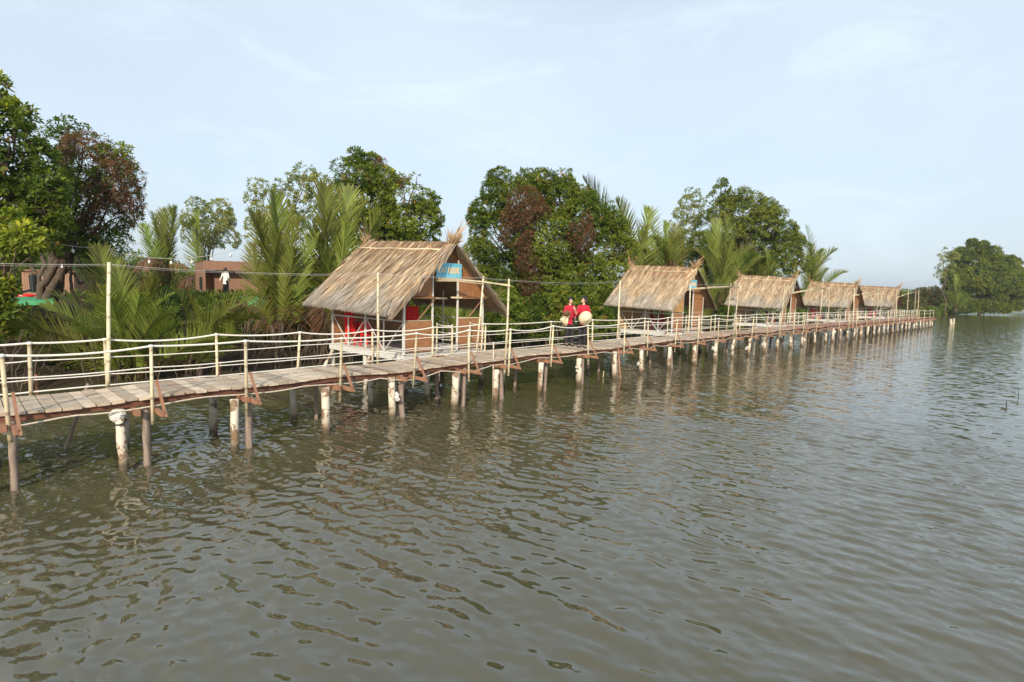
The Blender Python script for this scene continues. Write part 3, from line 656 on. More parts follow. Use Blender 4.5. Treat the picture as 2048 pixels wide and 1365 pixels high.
# ------------------------------------------------------------------ chairs
def chair_parts():
    p = {}
    mb = MB(); mb.poly_slab([(-.19, -.2, .36), (.19, -.2, .36), (.17, .19, .34), (-.17, .19, .34)], (0, 0, -.03)); mb.bar((-.19, -.2, .335), (.19, -.2, .335), .03, .05); p['seat'] = mb
    mb = MB()
    for x in (-.17, .17): mb.bar((x, .18, .33), (x*.92, .27, .66), .04, .03)
    for k in range(7): mb.bar((-.165, .195+.013*k, .40+.04*k), (.165, .195+.013*k, .40+.04*k), .016, .024)
    mb.tube([(-.16, .275, .655), (0, .285, .685), (.16, .275, .655)], .022, 6); p['backrest'] = mb
    p['leg'] = []
    for x, y in ((-.17, -.18), (.17, -.18), (-.16, .18), (.16, .18)):
        mb = MB(); mb.bar((x, y, .34), (x*1.18, y*1.22, 0), .035, .035); p['leg'].append(mb)
    return p
CP = chair_parts(); CME = {'seat': CP['seat'].mesh('seat', 'red'), 'backrest': CP['backrest'].mesh('backrest', 'red'), 'leg': [m_.mesh('leg', 'red') for m_ in CP['leg']]}
whole = MB()
for m_ in [CP['seat'], CP['backrest']]+CP['leg']: whole.add(m_.v, m_.f)
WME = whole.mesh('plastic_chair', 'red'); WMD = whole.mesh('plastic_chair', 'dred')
def chair(loc, rz, label, group, parts=True, dark=False, z=0):
    if parts:
        r = empty('plastic_chair', (loc[0], loc[1], loc[2]+z), rz, label, 'chair', group)
        for k in ('seat', 'backrest'): obj(k, CME[k], r)
        for me in CME['leg']: obj('leg', me, r)
    else:
        r = obj('plastic_chair', WMD if dark else WME, None, (loc[0], loc[1], loc[2]+z)); r.rotation_euler = (0, 0, rz); tag(r, label, 'chair', group)
    return r
A1 = HB[0][1]
for k in range(6): chair(hloc(0, .34, 2.75, 0), A1+PI*.55, 'bright red plastic chair in the tall stack behind the largest hut\'s white rail', 'stacked red chairs in the largest hut', z=k*.058)
chair(hloc(0, .42, 2.15, 0), A1-.35*PI+PI, 'single bright red slatted chair right of the tall chair stack in the largest hut', 'loose red chairs')
for k in range(9): chair(hloc(0, 1.55, 1.75, 0), A1+PI*.85, 'red plastic chair in the shaded stack seen above the largest hut\'s front half wall', 'shaded red chairs in the largest hut', z=k*.058)
for k in range(6): chair(hloc(1, 1.35, 1.0, 0), HB[1][1]+.4, 'dark red chair stacked inside the hut with the yellow shutter', 'stacked chairs in the second hut', False, True, k*.058)
for k in range(6): chair(hloc(1, .9, 1.3, 0), HB[1][1]+.4, 'dark red chair in the left stack inside the hut with the yellow shutter', 'left chair stack in the second hut', False, True, k*.058)
for k in range(5): chair(hloc(2, .55, .7, 0), HB[2][1]+.3, 'dark red chair stacked beside the middle hut\'s doorway', 'stacked chairs in the middle hut', False, True, k*.058)
for k in range(6): chair(hloc(3, .4, 2.3, 0), HB[3][1]+.5, 'bright red chair stacked under the fourth hut\'s eave', 'stacked chairs in the fourth hut', False, False, k*.058)
for k in range(4): chair(hloc(3, .5, 1.7, 0), HB[3][1]+.5, 'dark red chair in the low stack inside the fourth hut', 'low chair stack in the fourth hut', False, True, k*.058)
for k in range(6): chair(hloc(4, .45, 1.6, 0), HB[4][1]+.5, 'bright red chair stacked inside the farthest hut', 'stacked chairs in the farthest hut', False, False, k*.058)

# ------------------------------------------------------------------ foliage
def frame(d):
    d = d/(np.linalg.norm(d, axis=1)[:, None]+1e-9); a = np.where(np.abs(d[:, 2:3]) < .9, np.array([[0, 0, 1.]]), np.array([[1., 0, 0]]))
    x = np.cross(a, d); x /= np.linalg.norm(x, axis=1)[:, None]; return d, x, np.cross(d, x)
def snoise(P, f, seed):
    r = np.random.default_rng(seed); o = np.zeros(len(P))
    for k in range(6):
        w = r.normal(0, 1, 3); w *= f*(1.7**(k % 3))/np.linalg.norm(w); o += np.sin(P@w+r.uniform(0, 6.28)+1.5*np.sin(P@(w[[1, 2, 0]]*.7)))/(1+(k % 3)*.5)
    return o/4.2
def leaves_np(c, d, up, Ln, W, droop=.1):
    s_ = np.cross(d, up); s_ /= np.linalg.norm(s_, axis=1)[:, None]+1e-9
    V = np.stack([c, c+d*Ln*.5+s_*W*.5, c+d*Ln+np.array([0, 0, -1.])*droop*Ln, c+d*Ln*.5-s_*W*.5], 1).reshape(-1, 3)
    return V, np.arange(len(c)*4).reshape(-1, 4)
def rosettes(P, Nrm, r, n_leaf, Ls, col, tip, var=.25, spread=.55):
    """whorls of leaves at P; returns V, F, C"""
    n = len(P); ax = Nrm*.55+np.array([0, 0, .55])+r.normal(0, .35, (n, 3)); ax, x, y = frame(ax)
    rep = lambda a: np.repeat(a, n_leaf, 0)
    ang = (np.arange(n_leaf)[None, :]*2.4+r.uniform(0, 6.28, (n, 1))).ravel()[:, None]; k = np.tile(np.linspace(.05, 1, n_leaf), n)[:, None]
    d = rep(ax)*(1.0-.95*k)+(rep(x)*np.cos(ang)+rep(y)*np.sin(ang))*(spread+.6*k)+r.normal(0, .1, (n*n_leaf, 3)); d /= np.linalg.norm(d, axis=1)[:, None]
    Lm = Ls*r.uniform(.7, 1.25, (n*n_leaf, 1)); V, Fq = leaves_np(rep(P)+d*Lm*.08, d, rep(ax), Lm, Lm*.42)
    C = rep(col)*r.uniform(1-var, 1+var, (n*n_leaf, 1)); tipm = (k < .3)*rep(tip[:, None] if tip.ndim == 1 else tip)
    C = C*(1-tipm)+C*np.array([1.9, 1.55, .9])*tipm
    return V, Fq, C
def crown_mesh(name, lobes, seed, dens, leaf, pal, gap=-.25, n_leaf=7, inner=.35, tipp=.35, squash=.9):
    dens *= 1.25; gap -= .08; lobes = [(c, q*1.06) for c, q in lobes]
    r = np.random.default_rng(seed); VV = []; FF = []; CC = []; k = 0
    for c, rad in lobes:
        area = 4*PI*rad*rad; n = max(20, int(area*dens)); d = r.normal(0, 1, (n, 3)); d /= np.linalg.norm(d, axis=1)[:, None]
        d = d[(d[:, 2] > -.75)]; n = len(d)
        rr = rad*(r.uniform(.55, 1.0, n)**.5 if inner else r.uniform(.85, 1, n))
        bumpn = 1+.20*snoise(d*rad+c, 2.2/max(rad, .6)*1.6, seed+1)
        P = c+d*(rr*bumpn)[:, None]*np.array([1, 1, squash]); keep = snoise(P, 2.4, seed+2)+r.normal(0, .15, n) > gap
        P = P[keep]; d = d[keep]
        if not len(P): continue
        mix = np.clip(.5+.9*snoise(P, 1.3, seed+5)+r.normal(0, .22, len(P)), 0, 1)[:, None]
        col = np.array(pal[0])*(1-mix)+np.array(pal[1])*mix
        if len(pal) > 2:
            odd = r.random(len(P)) < pal[3]; col[odd] = np.array(pal[2])*r.uniform(.7, 1.2, (odd.sum(), 1))
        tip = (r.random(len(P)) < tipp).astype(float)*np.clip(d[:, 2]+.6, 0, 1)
        V, Fq, C = rosettes(P, d, r, n_leaf, leaf, col, tip); VV.append(V); FF.append(Fq+k); CC.append(C); k += len(V)
    return mesh_np(name, np.concatenate(VV), np.concatenate(FF), np.concatenate(CC), 'leaf')
def creeper_mesh(name, lobes, seed, dens, leaf=.05):
    r = np.random.default_rng(seed); VV = []; FF = []; CC = []; k = 0
    for c, rad in lobes:
        n = int(4*PI*rad*rad*dens); d = r.normal(0, 1, (n, 3)); d[:, 1] -= .7; d /= np.linalg.norm(d, axis=1)[:, None]
        P = c+d*rad*r.uniform(.93, 1.10, (n, 1)); keep = snoise(P, 1.9, seed+9) > -.1; P = P[keep]; d = d[keep]; n = len(P)
        col = np.array([.17, .070, .036])*r.uniform(.5, 1.5, (n, 1)); pale = r.random(n) < .3; col[pale] = np.array([.26, .17, .10])*r.uniform(.6, 1.2, (pale.sum(), 1)); gr = r.random(n) < .2; col[gr] = np.array([.07, .08, .02])
        V, Fq, C = rosettes(P, d, r, 5, leaf*1.6, col, np.zeros(n)); VV.append(V); FF.append(Fq+k); CC.append(C); k += len(V)
        m_ = n//3; q = P[:m_]+r.normal(0, .05, (m_, 3)); dd = np.tile([[0, 0, -1.]], (m_, 1))+r.normal(0, .25, (m_, 3)); dd /= np.linalg.norm(dd, axis=1)[:, None]
        V, Fq = leaves_np(q, dd, r.normal(0, 1, (m_, 3)), r.uniform(.2, .8, (m_, 1)), np.full((m_, 1), .018)); VV.append(V); FF.append(Fq+k); CC.append(np.tile([[.09, .045, .03]], (m_, 1))); k += len(V)
    return mesh_np(name, np.concatenate(VV), np.concatenate(FF), np.concatenate(CC), 'leaf')
def limb(mb, a, q, r0, r1, rs, n=5, sides=7):
    a = V3(a); q = V3(q); pts = []; rr = []; w = (q-a).length*.06
    for i in range(n+1):
        k = i/n; p = a.lerp(q, k); j = math.sin(PI*k); pts.append((p.x+rs.uniform(-w, w)*j, p.y+rs.uniform(-w, w)*j, p.z+rs.uniform(-w, w)*j+.0)); rr.append(r0+(r1-r0)*k)
    mb.tube(pts, rr, sides)
PAL = {'dark': ((.052, .098, .012), (.125, .172, .022), (.20, .11, .03), .03), 'mid': ((.070, .118, .013), (.190, .232, .030), (.22, .15, .04), .03),
       'light': ((.115, .172, .022), (.225, .265, .038), (.27, .20, .04), .04), 'pale': ((.168, .203, .058), (.296, .308, .109), (.30, .25, .08), .03), 'yel': ((.085, .130, .016), (.185, .215, .028), (.24, .18, .04), .04),
       'brown': ((.064, .078, .017), (.135, .112, .032), (.20, .085, .035), .14)}
def tree(name, px_base, Y, lobes, pal, label, seed, dens=26, leaf=.15, gap=-.25, cat='tree', trunks=1, creep=None, r0=.14, n_leaf=7, djit=.5, yb=None, group='trees on the bank', tipp=.35, rootz=None, cpush=0.):
    rs = random.Random(seed); base = atd(px_base, 600, Y); bx, by = base[0], base[1]; bz = gz(bx, by) if rootz is None else rootz
    bz = max(bz, -.1); ls_ = []
    for (x, y, r) in lobes:
        yy = Y+rs.uniform(-djit, djit)*r/FPX*Y; p = atd(x, y, yy); ls_.append((p, r/FPX*Y))
    root = empty(name, (bx, by, bz), 0, label, cat, group); loc = np.array([bx, by, bz])
    rel = [(p-loc, r) for p, r in ls_]
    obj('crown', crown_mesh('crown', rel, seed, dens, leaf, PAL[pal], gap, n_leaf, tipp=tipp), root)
    mb = MB(); order = sorted(rel, key=lambda q: q[0][2])
    cx = np.mean([p for p, r in rel], 0)
    for k in range(trunks):
        off = np.array([rs.uniform(-.5, .5)*k*.6, rs.uniform(-.4, .4)*k*.6, -.3]); top = np.array([cx[0]*.8+rs.uniform(-.4, .4), cx[1]*.8, cx[2]*.75])
        limb(mb, off, top, r0, r0*.45, rs, 7, 8)
    for p, r in rel:
        k = rs.uniform(.45, .95); st = np.array([cx[0]*.8*k, cx[1]*.8*k, cx[2]*.75*k]); limb(mb, st, p, r0*.42, r0*.10, rs, 5, 6)
        for _ in range(4):
            d = np.array([rs.gauss(0, 1), rs.gauss(0, 1), rs.gauss(.4, .8)]); d /= np.linalg.norm(d); limb(mb, p, p+d*r*.85, r0*.12, r0*.03, rs, 3, 4)
    mb.build('trunk', 'bark', root, True)
    if creep:
        cl = []
        for (x, y, r) in creep:
            yy = Y-cpush-r/FPX*Y*.35; p = atd(x, y, yy)-loc; cl.append((p, r/FPX*Y))
        obj('creeper', creeper_mesh('creeper', cl, seed+70, 95), root)
    return root
tree('mangrove_tree', -70, 15.5, [(-6, 165, 16), (-4, 205, 22), (-10, 235, 50), (30, 232, 32), (-35, 330, 85), (45, 335, 62), (35, 420, 72), (92, 380, 40), (92, 430, 42), (-20, 490, 70), (60, 470, 50), (20, 285, 45)], 'mid',
     'tall dark glossy mangrove tree at the left edge, leaves in bright-tipped whorls', 21, 32, .17, -.22, trunks=2, r0=.2)
tree('mangrove_tree', -40, 13.2, [(5, 450, 30), (40, 470, 26), (62, 490, 17), (15, 490, 24), (-5, 575, 26), (6, 620, 20), (0, 660, 22)], 'light', 'low bright green mangrove branch with large leaves reaching in from the left edge', 22, 60, .2, -.3, r0=.07, tipp=.7)
tree('mangrove_tree', 90, 19, [(135, 258, 26), (120, 285, 30), (165, 290, 42), (235, 320, 34), (110, 330, 42), (200, 350, 60), (150, 380, 62), (245, 380, 34), (110, 430, 55), (190, 430, 60), (250, 430, 28), (150, 470, 55), (90, 480, 40), (210, 490, 45)], 'mid',
     'tree swathed in rusty dead creeper behind the festoon bulbs', 23, 24, .13, -.02, trunks=4, creep=[(185, 320, 50), (240, 350, 40), (225, 400, 50), (250, 420, 36), (205, 460, 45), (160, 300, 30), (262, 390, 22), (120, 480, 36)], r0=.15)
tree('mangrove_tree', 150, 17.5, [(150, 490, 34), (185, 515, 28), (120, 498, 26), (205, 545, 22)], 'dark', 'dark leafy understorey tree below the rusty creeper', 24, 40, .14, -.2, r0=.08)
tree('slender_tree', 410, 44, [(392, 412, 18), (385, 440, 22), (440, 418, 22), (425, 445, 30), (452, 440, 18), (400, 470, 34), (440, 475, 34)], 'pale', 'small pale feathery tree above the brown cabin', 25, 15, .19, -.05, r0=.1)
tree('slender_tree', 570, 31, [(515, 376, 20), (508, 398, 18), (525, 425, 26), (575, 355, 14), (565, 375, 18), (612, 348, 22), (595, 380, 28), (640, 372, 26), (560, 430, 36), (620, 425, 42), (585, 470, 45), (520, 460, 30)], 'pale', 'airy pale-leaved tree left of the dense tree behind the largest hut', 26, 15, .17, .0, trunks=2, r0=.1)
tree('mangrove_tree', 750, 26, [(712, 318, 20), (742, 330, 24), (690, 338, 24), (715, 360, 38), (760, 365, 34), (690, 395, 36), (740, 405, 46), (795, 372, 24), (832, 368, 20), (810, 400, 38), (850, 405, 26), (862, 440, 24), (830, 445, 44), (780, 450, 50), (720, 460, 50), (845, 475, 34), (800, 490, 45), (690, 440, 30)], 'mid',
     'dense round-crowned tree rising behind the roof of the largest hut', 27, 30, .17, -.12, trunks=2, r0=.2, creep=[(800, 370, 18), (760, 330, 14)])
tree('mangrove_tree', 1100, 29, [(1000, 358, 24), (990, 385, 28), (975, 425, 36), (955, 440, 22), (1055, 370, 30), (1090, 365, 28), (1125, 360, 22), (1135, 380, 22), (1050, 410, 55), (1110, 405, 50), (1165, 405, 30), (1180, 395, 16), (1200, 425, 28), (1165, 450, 52), (1225, 445, 24), (1240, 470, 28), (1005, 480, 62), (955, 500, 26), (1080, 490, 72), (1195, 495, 55), (1250, 500, 26), (965, 545, 30), (1010, 555, 52), (1090, 570, 68), (1165, 565, 60), (1225, 540, 36), (970, 590, 24)], 'mid',
     'broad domed tree with rusty patches, tallest between the two nearest huts', 28, 36, .15, -.3, cpush=1.35, trunks=3, r0=.22, creep=[(1050, 412, 34), (1062, 445, 40), (1035, 470, 34), (1072, 490, 36), (1052, 530, 28), (1062, 570, 22), (1160, 470, 26), (1180, 440, 16), (1020, 440, 20), (1048, 610, 18)])
tree('mangrove_bush', 1100, 26.5, [(1030, 630, 36), (1090, 625, 40), (1150, 630, 42), (1192, 635, 28), (1180, 665, 30), (1120, 665, 28), (1055, 665, 26), (985, 640, 26), (1000, 670, 20)], 'dark', 'wide dark mangrove bush hugging the bank behind the two people', 29, 36, .15, -.32, cat='bush', r0=.06, group='bushes on the bank')
tree('mangrove_bush', 1020, 24.8, [(1015, 585, 16), (1018, 610, 26), (1000, 640, 20), (1035, 635, 24), (1015, 660, 22)], 'light', 'light green bush right of the largest hut, between two bamboo poles', 30, 36, .13, -.25, cat='bush', r0=.05, group='bushes on the bank')
tree('mangrove_bush', 1125, 25.2, [(1125, 585, 16), (1118, 605, 20), (1140, 610, 18), (1105, 635, 18)], 'light', 'yellow-green bush directly behind the two people\'s heads', 31, 36, .13, -.25, cat='bush', r0=.05, group='bushes on the bank')
tree('mangrove_bush', 1200, 25.6, [(1200, 640, 26), (1215, 660, 22), (1185, 665, 18)], 'mid', 'green bush just left of the hut with the yellow shutter', 32, 34, .14, -.25, cat='bush', r0=.05, group='bushes on the bank')
tree('slender_tree', 1385, 54, [(1385, 388, 15), (1375, 405, 16), (1398, 405, 14), (1362, 428, 15), (1385, 430, 22), (1355, 445, 14), (1378, 455, 22), (1405, 445, 16)], 'pale', 'wispy grey-green tree left of the far yellow-green tree', 33, 12, .2, -.05, r0=.1)
tree('mangrove_tree', 1500, 48, [(1444, 366, 10), (1442, 385, 17), (1428, 400, 16), (1455, 400, 18), (1440, 425, 28), (1485, 398, 22), (1510, 405, 20), (1480, 430, 36), (1530, 420, 24), (1545, 440, 28), (1520, 455, 40), (1565, 465, 28), (1580, 490, 30), (1560, 505, 40), (1595, 530, 26), (1500, 500, 46), (1455, 470, 34), (1540, 550, 46), (1440, 500, 36), (1480, 545, 40)], 'yel',
     'big yellow-green tree rising behind the third and fourth huts', 34, 15, .22, -.18, trunks=2, r0=.25, creep=[(1480, 475, 18), (1490, 495, 16)])
tree('mangrove_tree', 1370, 51, [(1305, 500, 30), (1340, 495, 28), (1375, 490, 32), (1410, 495, 34), (1330, 530, 36), (1385, 535, 38), (1430, 535, 34), (1290, 540, 30)], 'yel', 'low rounded green tree filling the gap behind the palms between the second and third huts', 39, 16, .2, -.25, r0=.12)
tree('mangrove_tree', 1960, 118, [(1945, 487, 9), (1968, 490, 8), (1955, 503, 18), (1925, 512, 18), (1980, 510, 18), (1950, 530, 30), (1990, 535, 26), (1915, 545, 20), (2020, 530, 18), (2030, 550, 18), (1960, 565, 34), (2010, 570, 30), (1915, 580, 22), (1890, 590, 12), (2035, 585, 20), (1985, 597, 22), (2020, 605, 14), (1895, 608, 10), (1930, 605, 16), (1960, 608, 18), (1992, 612, 14), (2035, 608, 12), (1910, 560, 22), (1985, 555, 34), (1940, 560, 30), (1945, 618, 12), (1975, 619, 12), (2008, 618, 12), (2028, 614, 12), (1915, 615, 12), (1890, 600, 18), (1880, 612, 10)], 'yel',
     'large yellow-green tree by the water beyond the boardwalk\'s end', 35, 9, .42, -.3, trunks=3, r0=.25)
tree('slender_tree', 1892, 112, [(1898, 507, 12), (1885, 517, 10), (1908, 515, 10), (1876, 535, 7), (1893, 535, 14), (1880, 550, 9)], 'pale', 'sparse grey-green tree at the left shoulder of the far waterside tree', 36, 3.2, .4, .0, r0=.2)
tree('mangrove_bush', 1850, 108, [(1818, 600, 12), (1840, 590, 14), (1862, 585, 14), (1870, 605, 12), (1845, 612, 10), (1825, 616, 8)], 'brown', 'brownish waterside bush just past the farthest hut', 37, 6, .4, -.2, cat='bush', r0=.2, group='bushes on the bank')
tree('mangrove_bush', 2065, 170, [(2045, 590, 16), (2060, 580, 18), (2040, 605, 8)], 'yel', 'green bush at the right edge of the far bank', 38, 4, .6, -.2, cat='bush', r0=.2, group='bushes on the bank')

# ------------------------------------------------------------------ nipa palms
def frond_mesh(bend, seed, dead=False):
    r = np.random.default_rng(seed); n = 22; pts = [np.zeros(3)]; tang = []
    for i in range(n):
        k = i/(n-1); a = bend*(k**1.7); d = np.array([math.sin(a), 0, math.cos(a)]); tang.append(d); pts.append(pts[-1]+d/n)
    pts = np.array(pts); tang = np.array(tang+[tang[-1]])
    VV = []; FF = []; CC = []; k0 = 0
    # rachis: triangular tube
    for i in range(n):
        w0 = .011*(1-i/n*.85); w1 = .011*(1-(i+1)/n*.85); nn0 = np.array([-tang[i][2], 0, tang[i][0]])
        q = [pts[i]+np.array([0, w0, 0]), pts[i]-np.array([0, w0, 0]), pts[i+1]-np.array([0, w1, 0]), pts[i+1]+np.array([0, w1, 0]), pts[i]-nn0*w0*1.4, pts[i+1]-nn0*w1*1.4]
        VV += q; FF += [[k0, k0+1, k0+2, k0+3], [k0, k0+3, k0+5, k0+4], [k0+1, k0+4, k0+5, k0+2]]; c_ = (.13, .115, .03) if not dead else (.16, .09, .05); CC += [c_]*3; k0 += 6
    m_ = 60
    for i in range(m_):
        t_ = .17+.83*(i/(m_-1)); f_ = t_*n; a = int(min(f_, n-1)); p = pts[a]+(pts[a+1]-pts[a])*(f_-a); tg = tang[a]; nn = np.array([-tg[2], 0, tg[0]])
        ln = .235*math.sin(PI*min(1, (.16+.80*(t_-.17)/.83)))**.55*(1-.35*(t_ > .93))*r.uniform(.9, 1.06); phi = math.radians(58-34*t_)
        for sd in (-1, 1):
            if r.random() < .05+.3*(math.sin(i*.5+seed*2+sd) > .93): continue
            ph = phi+r.normal(0, .045); d = tg*math.cos(ph)+np.array([0, sd, 0])*math.sin(ph)*.92+nn*(.30+r.normal(0, .06))*(-1)*(-1); d /= np.linalg.norm(d)
            if dead: d = d+np.array([0, 0, -.9])+r.normal(0, .2, 3); d /= np.linalg.norm(d)
            w = .0088; sv = np.cross(d, nn); sv /= np.linalg.norm(sv); mid = p+d*ln*.55; tip = p+d*ln+np.array([0, 0, -abs(r.normal(.07, .07))])*ln*(1 if not dead else 2)
            VV += [p-sv*w*.5, p+sv*w*.5, mid+sv*w*.55, mid-sv*w*.55, tip+sv*.0008, tip-sv*.0008]
            FF += [[k0, k0+1, k0+2, k0+3], [k0+3, k0+2, k0+4, k0+5]]
            g = r.uniform(.65, 1.3); c_ = np.array([.168, .205, .044])*g if not dead else np.array([.20, .125, .065])*g
            CC += [c_, c_*np.array([1.15, 1.08, 1.0]) if r.random() > .08 else np.array([.17, .14, .05])]; k0 += 6
    me = mesh_np('frond', np.array(VV), np.array(FF), np.array(CC), 'frond'); return me, pts[-1]
FV = [frond_mesh(b_, 40+i) for i, b_ in enumerate((.35, .6, .9, 1.25, 1.7))]; FD = [frond_mesh(2.1, 50, True), frond_mesh(2.6, 51, True)]
def add_frond(root, base, tip, var, roll, dead=False):
    me, ch = (FD if dead else FV)[var]; v = np.asarray(tip)-np.asarray(base); D = np.linalg.norm(v); az = math.atan2(v[1], v[0]); hv = math.hypot(v[0], v[1])
    e = math.atan2(hv, v[2]); ev = math.atan2(ch[0], ch[2]); sc = D/np.linalg.norm(ch)
    o = obj('dead_frond' if dead else 'frond', me, root); chn = Vector(ch).normalized()
    Mx = Matrix.Rotation(az, 4, 'Z') @ Matrix.Rotation(e-ev, 4, 'Y') @ Matrix.Rotation(roll, 4, chn)
    o.rotation_euler = Mx.to_euler(); o.scale = (sc,)*3; o.location = Vector(base)-root.location; return o
def palm(px, py, Y, tips, label, seed, nextra=4, h=4.5, dead=0, stem=False, group='nipa palms on the bank'):
    rs = random.Random(seed); b = atd(px, py, Y); g = gz(b[0], b[1]); z = max(b[2], g-.2)
    root = empty('nipa_palm', (b[0], b[1], z), 0, label, 'palm', group); base = np.array([b[0], b[1], z])
    for tp in tips:
        x, y = tp[:2]; dy = tp[2] if len(tp) > 2 else rs.uniform(-1.2, .8); var = tp[3] if len(tp) > 3 else rs.choice((0, 1, 1, 2)); roll = rs.uniform(-1.3, 1.3)
        add_frond(root, base+np.array([rs.uniform(-.25, .25), rs.uniform(-.25, .25), 0]), atd(x, y, Y+dy), var, roll)
    for k in range(nextra):
        a = rs.uniform(0, 2*PI); el = rs.uniform(.25, 1.0); q = base+np.array([math.cos(a)*math.sin(el), math.sin(a)*math.sin(el), math.cos(el)])*h*rs.uniform(.6, 1)
        add_frond(root, base+np.array([rs.uniform(-.3, .3), rs.uniform(-.3, .3), 0]), q, rs.choice((1, 2, 3)), rs.uniform(-.6, .6))
    for k in range(dead):
        a = rs.uniform(0, 2*PI); q = base+np.array([math.cos(a)*.9, math.sin(a)*.9-.3, rs.uniform(-.1, .9)])*h*.5
        add_frond(root, base+np.array([rs.uniform(-.3, .3), rs.uniform(-.3, .3), .1]), q, rs.choice((0, 1)), rs.uniform(-.6, .6), True)
    mb = MB(); 
    for k in range(5): a = rs.uniform(0, 6.28); mb.tube([(rs.uniform(-.3, .3), rs.uniform(-.3, .3), -.4), (math.cos(a)*.2, math.sin(a)*.2, .25), (math.cos(a)*.35, math.sin(a)*.35, .8)], [.11, .08, .04], 7)
    mb.build('stem_base', 'bark', root, True); return root
palm(265, 765, 15.0, [(30, 640, -1.5, 3), (105, 590, -1, 2), (150, 545, -.3, 1), (195, 495, .3, 0), (250, 545, .5, 1), (310, 560, -.3, 1), (345, 590, .3, 2), (60, 690, -1.8, 3), (400, 650, -.5, 3), (130, 660, -1.6, 3), (200, 575, -1.0, 1), (280, 590, -1.2, 1), (15, 655, -2, 3), (85, 612, -1.6, 3), (440, 692, -1.2, 3), (180, 645, -2, 3), (330, 625, -1.5, 2), (230, 525, 0, 1), (225, 600, -1.8, 2)], 'nearest broad nipa palm clump, spreading fronds behind the lone bamboo pole', 61, 2, 3.0, 1)
palm(390, 745, 15.8, [(500, 600, -.8, 2), (440, 622, .2, 1), (520, 640, -1, 3), (405, 598, .5, 1), (375, 590, -.5, 1), (310, 640, -1.3, 3), (470, 670, -1.4, 3), (350, 580, .2, 1)], 'second nipa palm clump, with yellowish fronds in front of the brown cabin', 62, 1, 2.6, 2)
palm(560, 690, 19.5, [(545, 385, .3, 0), (502, 425, .5, 1), (506, 490, .2, 1), (600, 440, .5, 1), (520, 430, .8, 0), (590, 500, -1, 2), (630, 470, .4, 1), (560, 470, -.6, 1)], 'tall nipa palm with a near-vertical feathery frond, left of the largest hut', 63, 0, 5, 3)
palm(655, 690, 20.5, [(645, 370, .3, 0), (700, 380, .8, 0), (735, 405, .6, 1), (600, 440, -.6, 2), (765, 425, .4, 1), (660, 430, -.7, 1), (690, 450, -.9, 1)], 'tall nipa palm rising right behind the left end of the largest hut', 64, 2, 4, 4)
palm(330, 590, 39, [(305, 428, .3, 1), (330, 420, .5, 0), (350, 415, .2, 0), (285, 450, -.5, 2), (375, 430, .4, 1), (315, 460, -.8, 1)], 'distant nipa palm left above the cabin, pale upright fronds', 65, 0, 5, 4)
palm(410, 590, 40, [(395, 425, .3, 0), (425, 440, .5, 1), (440, 460, .2, 1), (380, 450, -.5, 1), (360, 440, .4, 1)], 'distant nipa palm directly above the cabin roof', 66, 0, 5, 5)
palm(905, 690, 23, [(850, 590, -.5, 3), (870, 570, .4, 2), (930, 575, .2, 2), (960, 610, -.8, 3), (890, 540, .5, 1), (840, 640, -.8, 3)], 'low nipa palm glimpsed through the doorway of the largest hut', 67, 3, 3.2, 1)
palm(1270, 610, 40, [(1235, 400, .3, 0), (1295, 418, .8, 2), (1270, 440, .2, 1), (1215, 430, .5, 1), (1168, 360, -.2, 0)], 'nipa palm poking dark tips above the broad domed tree\'s right side', 68, 2, 6, 2)
palm(1330, 600, 40, [(1330, 445, .5, 0), (1300, 455, .2, 1), (1350, 450, .3, 1), (1290, 500, -.8, 2), (1365, 470, -.5, 1), (1315, 480, -1, 1), (1380, 500, -.8, 2)], 'nipa palm behind the roof of the yellow-shuttered hut', 69, 9, 5, 1)
palm(1440, 600, 43, [(1448, 430, .2, 0), (1430, 440, .6, 0), (1405, 465, -.4, 1), (1470, 470, .3, 1), (1390, 500, -.8, 2), (1460, 510, -1, 1), (1420, 500, -1, 1)], 'nipa palm with an upright pale frond between the second and third huts', 70, 9, 5.5, 2)
palm(1520, 610, 46, [(1490, 510, -.5, 2), (1530, 500, .4, 1), (1560, 510, .2, 1), (1545, 525, -1, 2), (1500, 530, -1.2, 2), (1590, 520, .2, 2)], 'low nipa palm just above the middle hut\'s roof', 71, 9, 4.6, 1)
palm(1620, 610, 55, [(1672, 500, .2, 3), (1664, 518, .5, 3), (1692, 545, -.5, 3), (1655, 538, -.8, 3), (1640, 505, .8, 2), (1622, 490, .8, 1), (1611, 452, 1, 0), (1645, 500, -.5, 2)], 'nipa palm fanning to the right behind the fourth hut', 72, 0, 4, 0)
palm(1910, 622, 104, [(1908, 550, .5, 0), (1885, 585, .5, 2), (1935, 590, .2, 2), (1950, 610, -.8, 3), (1965, 605, .2, 3), (1895, 570, .4, 1), (1920, 580, -.8, 1), (1880, 610, .5, 3)], 'nipa palm at the foot of the far waterside tree', 73, 3, 5.5, 0)
palm(1400, 660, 36, [(1330, 560, -.6, 3), (1450, 560, .2, 2), (1420, 590, -.8, 3), (1470, 600, -1, 3), (1400, 540, .4, 1)], 'low nipa palm in the gap between the second and third huts', 74, 6, 4, 0)
